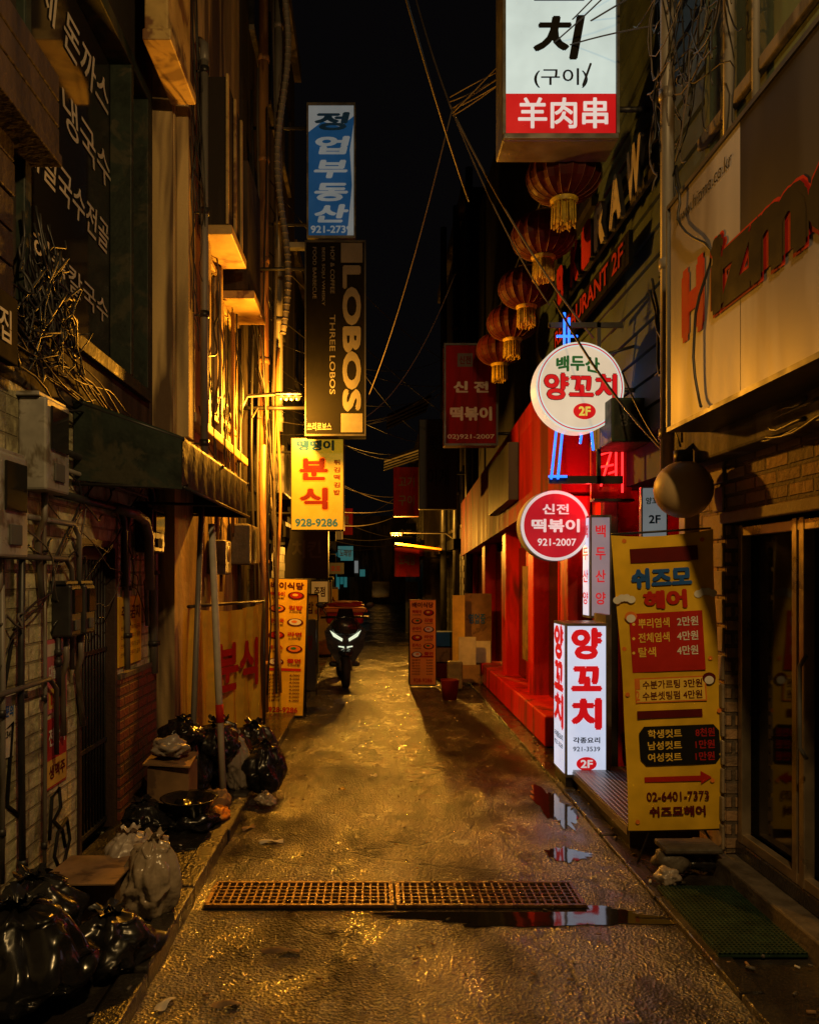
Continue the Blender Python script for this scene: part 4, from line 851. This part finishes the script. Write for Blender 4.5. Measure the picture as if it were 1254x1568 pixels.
# ------------------------------------------------------------------ cables
b = B("overhead_cables")
def cab(a, c, d, r=.006, m_="cable_black", wob=0): b.tube(sag(a, c, d, 18, wob), r, m_, 5)
cab((.1, 4.6, 5.2), (.75, 6.4, 4.6), .05, .008); cab((.25, 8, 8), (.62, 6.5, 5.4), .1, .008, "cable_grey"); cab((.62, 6.5, 5.4), (1.75, 6.4, 3.5), .12, .009, "cable_grey"); cab((.62, 6.5, 5.4), (1.35, 6.2, 3.7), .1, .006, "cable_grey")
cab((.62, 6.5, 5.4), (1.9, 5.0, 5.4), -.02, .006, "cable_grey"); cab((.62, 6.5, 5.38), (-.3, 9.2, 3.2), .3, .006, "cable_grey"); cab((.9, 9, 5.0), (-.3, 9, 3.3), .35, .006, "cable_grey")
cab((1.3, 5.8, 3.6), (1.85, 4.6, 2.15), .12, .009); cab((1.7, 5.5, 3.0), (1.8, 4.6, 2.2), .1, .007)
for i in range(12): cab((-1.25, 8.8 + R(-.3, 1), R(3, 7)), (R(1.3, 1.8), R(10, 18), R(3.5, 6.5)), R(.1, .7), .006, random.choice(["cable_black", "cable_grey"]))
for i in range(10): cab((-1.3, R(12, 26), R(2.3, 4)), (R(1, 1.4), R(14, 30), R(2.6, 4)), R(.2, .6), .008, "cable_grey")
for i in range(5): cab((R(.6, .66), 6.5, R(5.3, 5.5)), (1.85, R(4.4, 5.2), R(4.6, 6.4)), R(-.1, .25), .005, "cable_grey")
b.done()
b = B("wall_cable_tangle")
def wig(p, q, r, m_, w=.12, n=16):
    p, q = Vector(p), Vector(q); s1 = R(0, 50); out = []
    for i in range(n + 1):
        t = i / n; e = math.sin(math.pi * t); c_ = p.lerp(q, t)
        out.append(c_ + Vector((abs(noise.noise(Vector((t * 3, s1, 0)))) * w * e * .6, noise.noise(Vector((t * 3.5, s1, 5))) * w * 2 * e, noise.noise(Vector((t * 3, s1, 9))) * w * 2 * e - e * w * .5)))
    b.tube(out, r, m_, 5)
for i in range(30): wig((-1.55, R(3.5, 4.0), R(3.0, 3.3)), (-1.55, R(3.4, 4.2), R(2.5, 2.9)), R(.003, .007), "cable_black", .2)
for i in range(12): wig((-1.56, 3.2, R(2.5, 2.9)), (-1.56, R(4.5, 6), R(2.4, 2.7)), R(.004, .008), "cable_black", .1)
for i in range(18): wig((-1.4, R(5.9, 8.4), R(2.4, 5.5)), (-1.38, R(6.2, 8.4), R(1.4, 3.2)), R(.004, .009), random.choice(["cable_black", "cable_grey", "cable_black"]), .14, 22)
for i in range(8): wig((-1.35, R(5.75, 6.1), R(4.5, 6.5)), (-1.35, R(5.9, 6.5), R(2.6, 4.0)), R(.003, .006), "cable_black", .12, 22)
for i in range(20): wig((-1.3, R(8.4, 9.2), R(1.0, 5.5)), (-1.1, R(8.4, 9.4), R(1.0, 4.5)), R(.004, .01), random.choice(["cable_black", "cable_grey"]), .16, 22)
for i in range(16): wig((-1.57, R(3.2, 5.6), R(1.2, 2.3)), (-1.57, R(3.2, 5.6), R(1.1, 2.2)), R(.003, .007), random.choice(["cable_black", "cable_black", "cable_grey"]), .08)
b.done()
b = B("wall_cable_tangle")
for i in range(34): wig((R(1.6, 1.8), R(4.3, 5.1), R(4.6, 6.0)), (R(1.6, 1.85), R(3.6, 4.9), R(3.6, 5.0)), R(.003, .006), random.choice(["cable_black", "cable_black", "cable_grey"]), .22, 20)
for i in range(14): wig((1.74, R(4.0, 4.6), R(2.25, 2.34)), (1.72, R(1.8, 3.2), R(2.22, 2.34)), R(.006, .01), "cable_black", .05)
for i in range(12): wig((1.75, R(4.6, 5.2), R(2.3, 4.4)), (1.72, R(4.4, 4.7), R(2.1, 3.2)), R(.005, .01), "cable_black", .12)
wig((1.47, 3.9, 3.5), (1.47, 3.6, 2.36), .007, "cable_black", .15, 20)
b.done()

# ------------------------------------------------------------------ lamps
def streetlamp(head, wall, power, col, rad=.05):
    b = B("street_lamp"); h = Vector(head); w = Vector(wall); mid_ = Vector((w.x + (h.x - w.x) * .25, w.y, h.z + .02)); sg = 1 if h.x > w.x else -1
    b.part("arm").tube([w, w + (mid_ - w) * .7, mid_, h + Vector((-.1 * sg, 0, .03)), h + Vector((0, 0, .03))], .018, "metal_grey", 8)
    b.part("head").box(h.x - .13, h.x + .13, h.y - .07, h.y + .07, h.z + .012, h.z + .04, "metal_edge", .01)
    b.part("bulbs")
    for dx in (-.09, -.03, .03, .09): b.ball((h.x + dx, h.y, h.z - .015), (.026, .04, .026), "sodium_bulb", 10)
    b.done()
    L = bpy.data.lights.new("street_lamp_light", 'POINT'); L.energy = power; L.color = col; L.shadow_soft_size = rad
    o = bpy.data.objects.new("street_lamp_light", L); o.location = (h.x, h.y, h.z - .12); OBJS.append(o)
streetlamp((-.88, 8.1, 3.41), (-1.45, 8.15, 3.15), 520, (1, .37, .022), .07)
streetlamp((.42, 16, 2.42), (1.75, 16.1, 2.2), 480, (1, .42, .04), .06)
streetlamp((.8, .6, 4.9), (1.88, .6, 4.6), 430, (1, .60, .21), .08)
L = bpy.data.lights.new("red_neon_light", 'POINT'); L.energy = 34; L.color = (1, .025, .025); L.shadow_soft_size = .08
o = bpy.data.objects.new("red_neon_light", L); o.location = (1.76, 6.42, 2.3); OBJS.append(o)

for o in OBJS: scene.collection.objects.link(o)

w = bpy.data.worlds.new("World"); scene.world = w; w.use_nodes = True
bg = w.node_tree.nodes["Background"]; bg.inputs[0].default_value = (.8, .68, .75, 1); bg.inputs[1].default_value = .0022
cam = bpy.data.cameras.new("camera"); cam.sensor_fit = 'VERTICAL'; cam.sensor_height = 36; cam.lens = 28.0
cam.shift_x = 52 / 1568; cam.shift_y = 96 / 1568; cam.clip_end = 300; cam.clip_start = .05
co_ = bpy.data.objects.new("camera", cam); co_.location = (0, 0, 1.6); co_.rotation_euler = (math.pi / 2, 0, 0)
scene.collection.objects.link(co_); scene.camera = co_
scene.view_settings.view_transform = 'Standard'; scene.view_settings.look = 'None'; scene.view_settings.exposure = 0
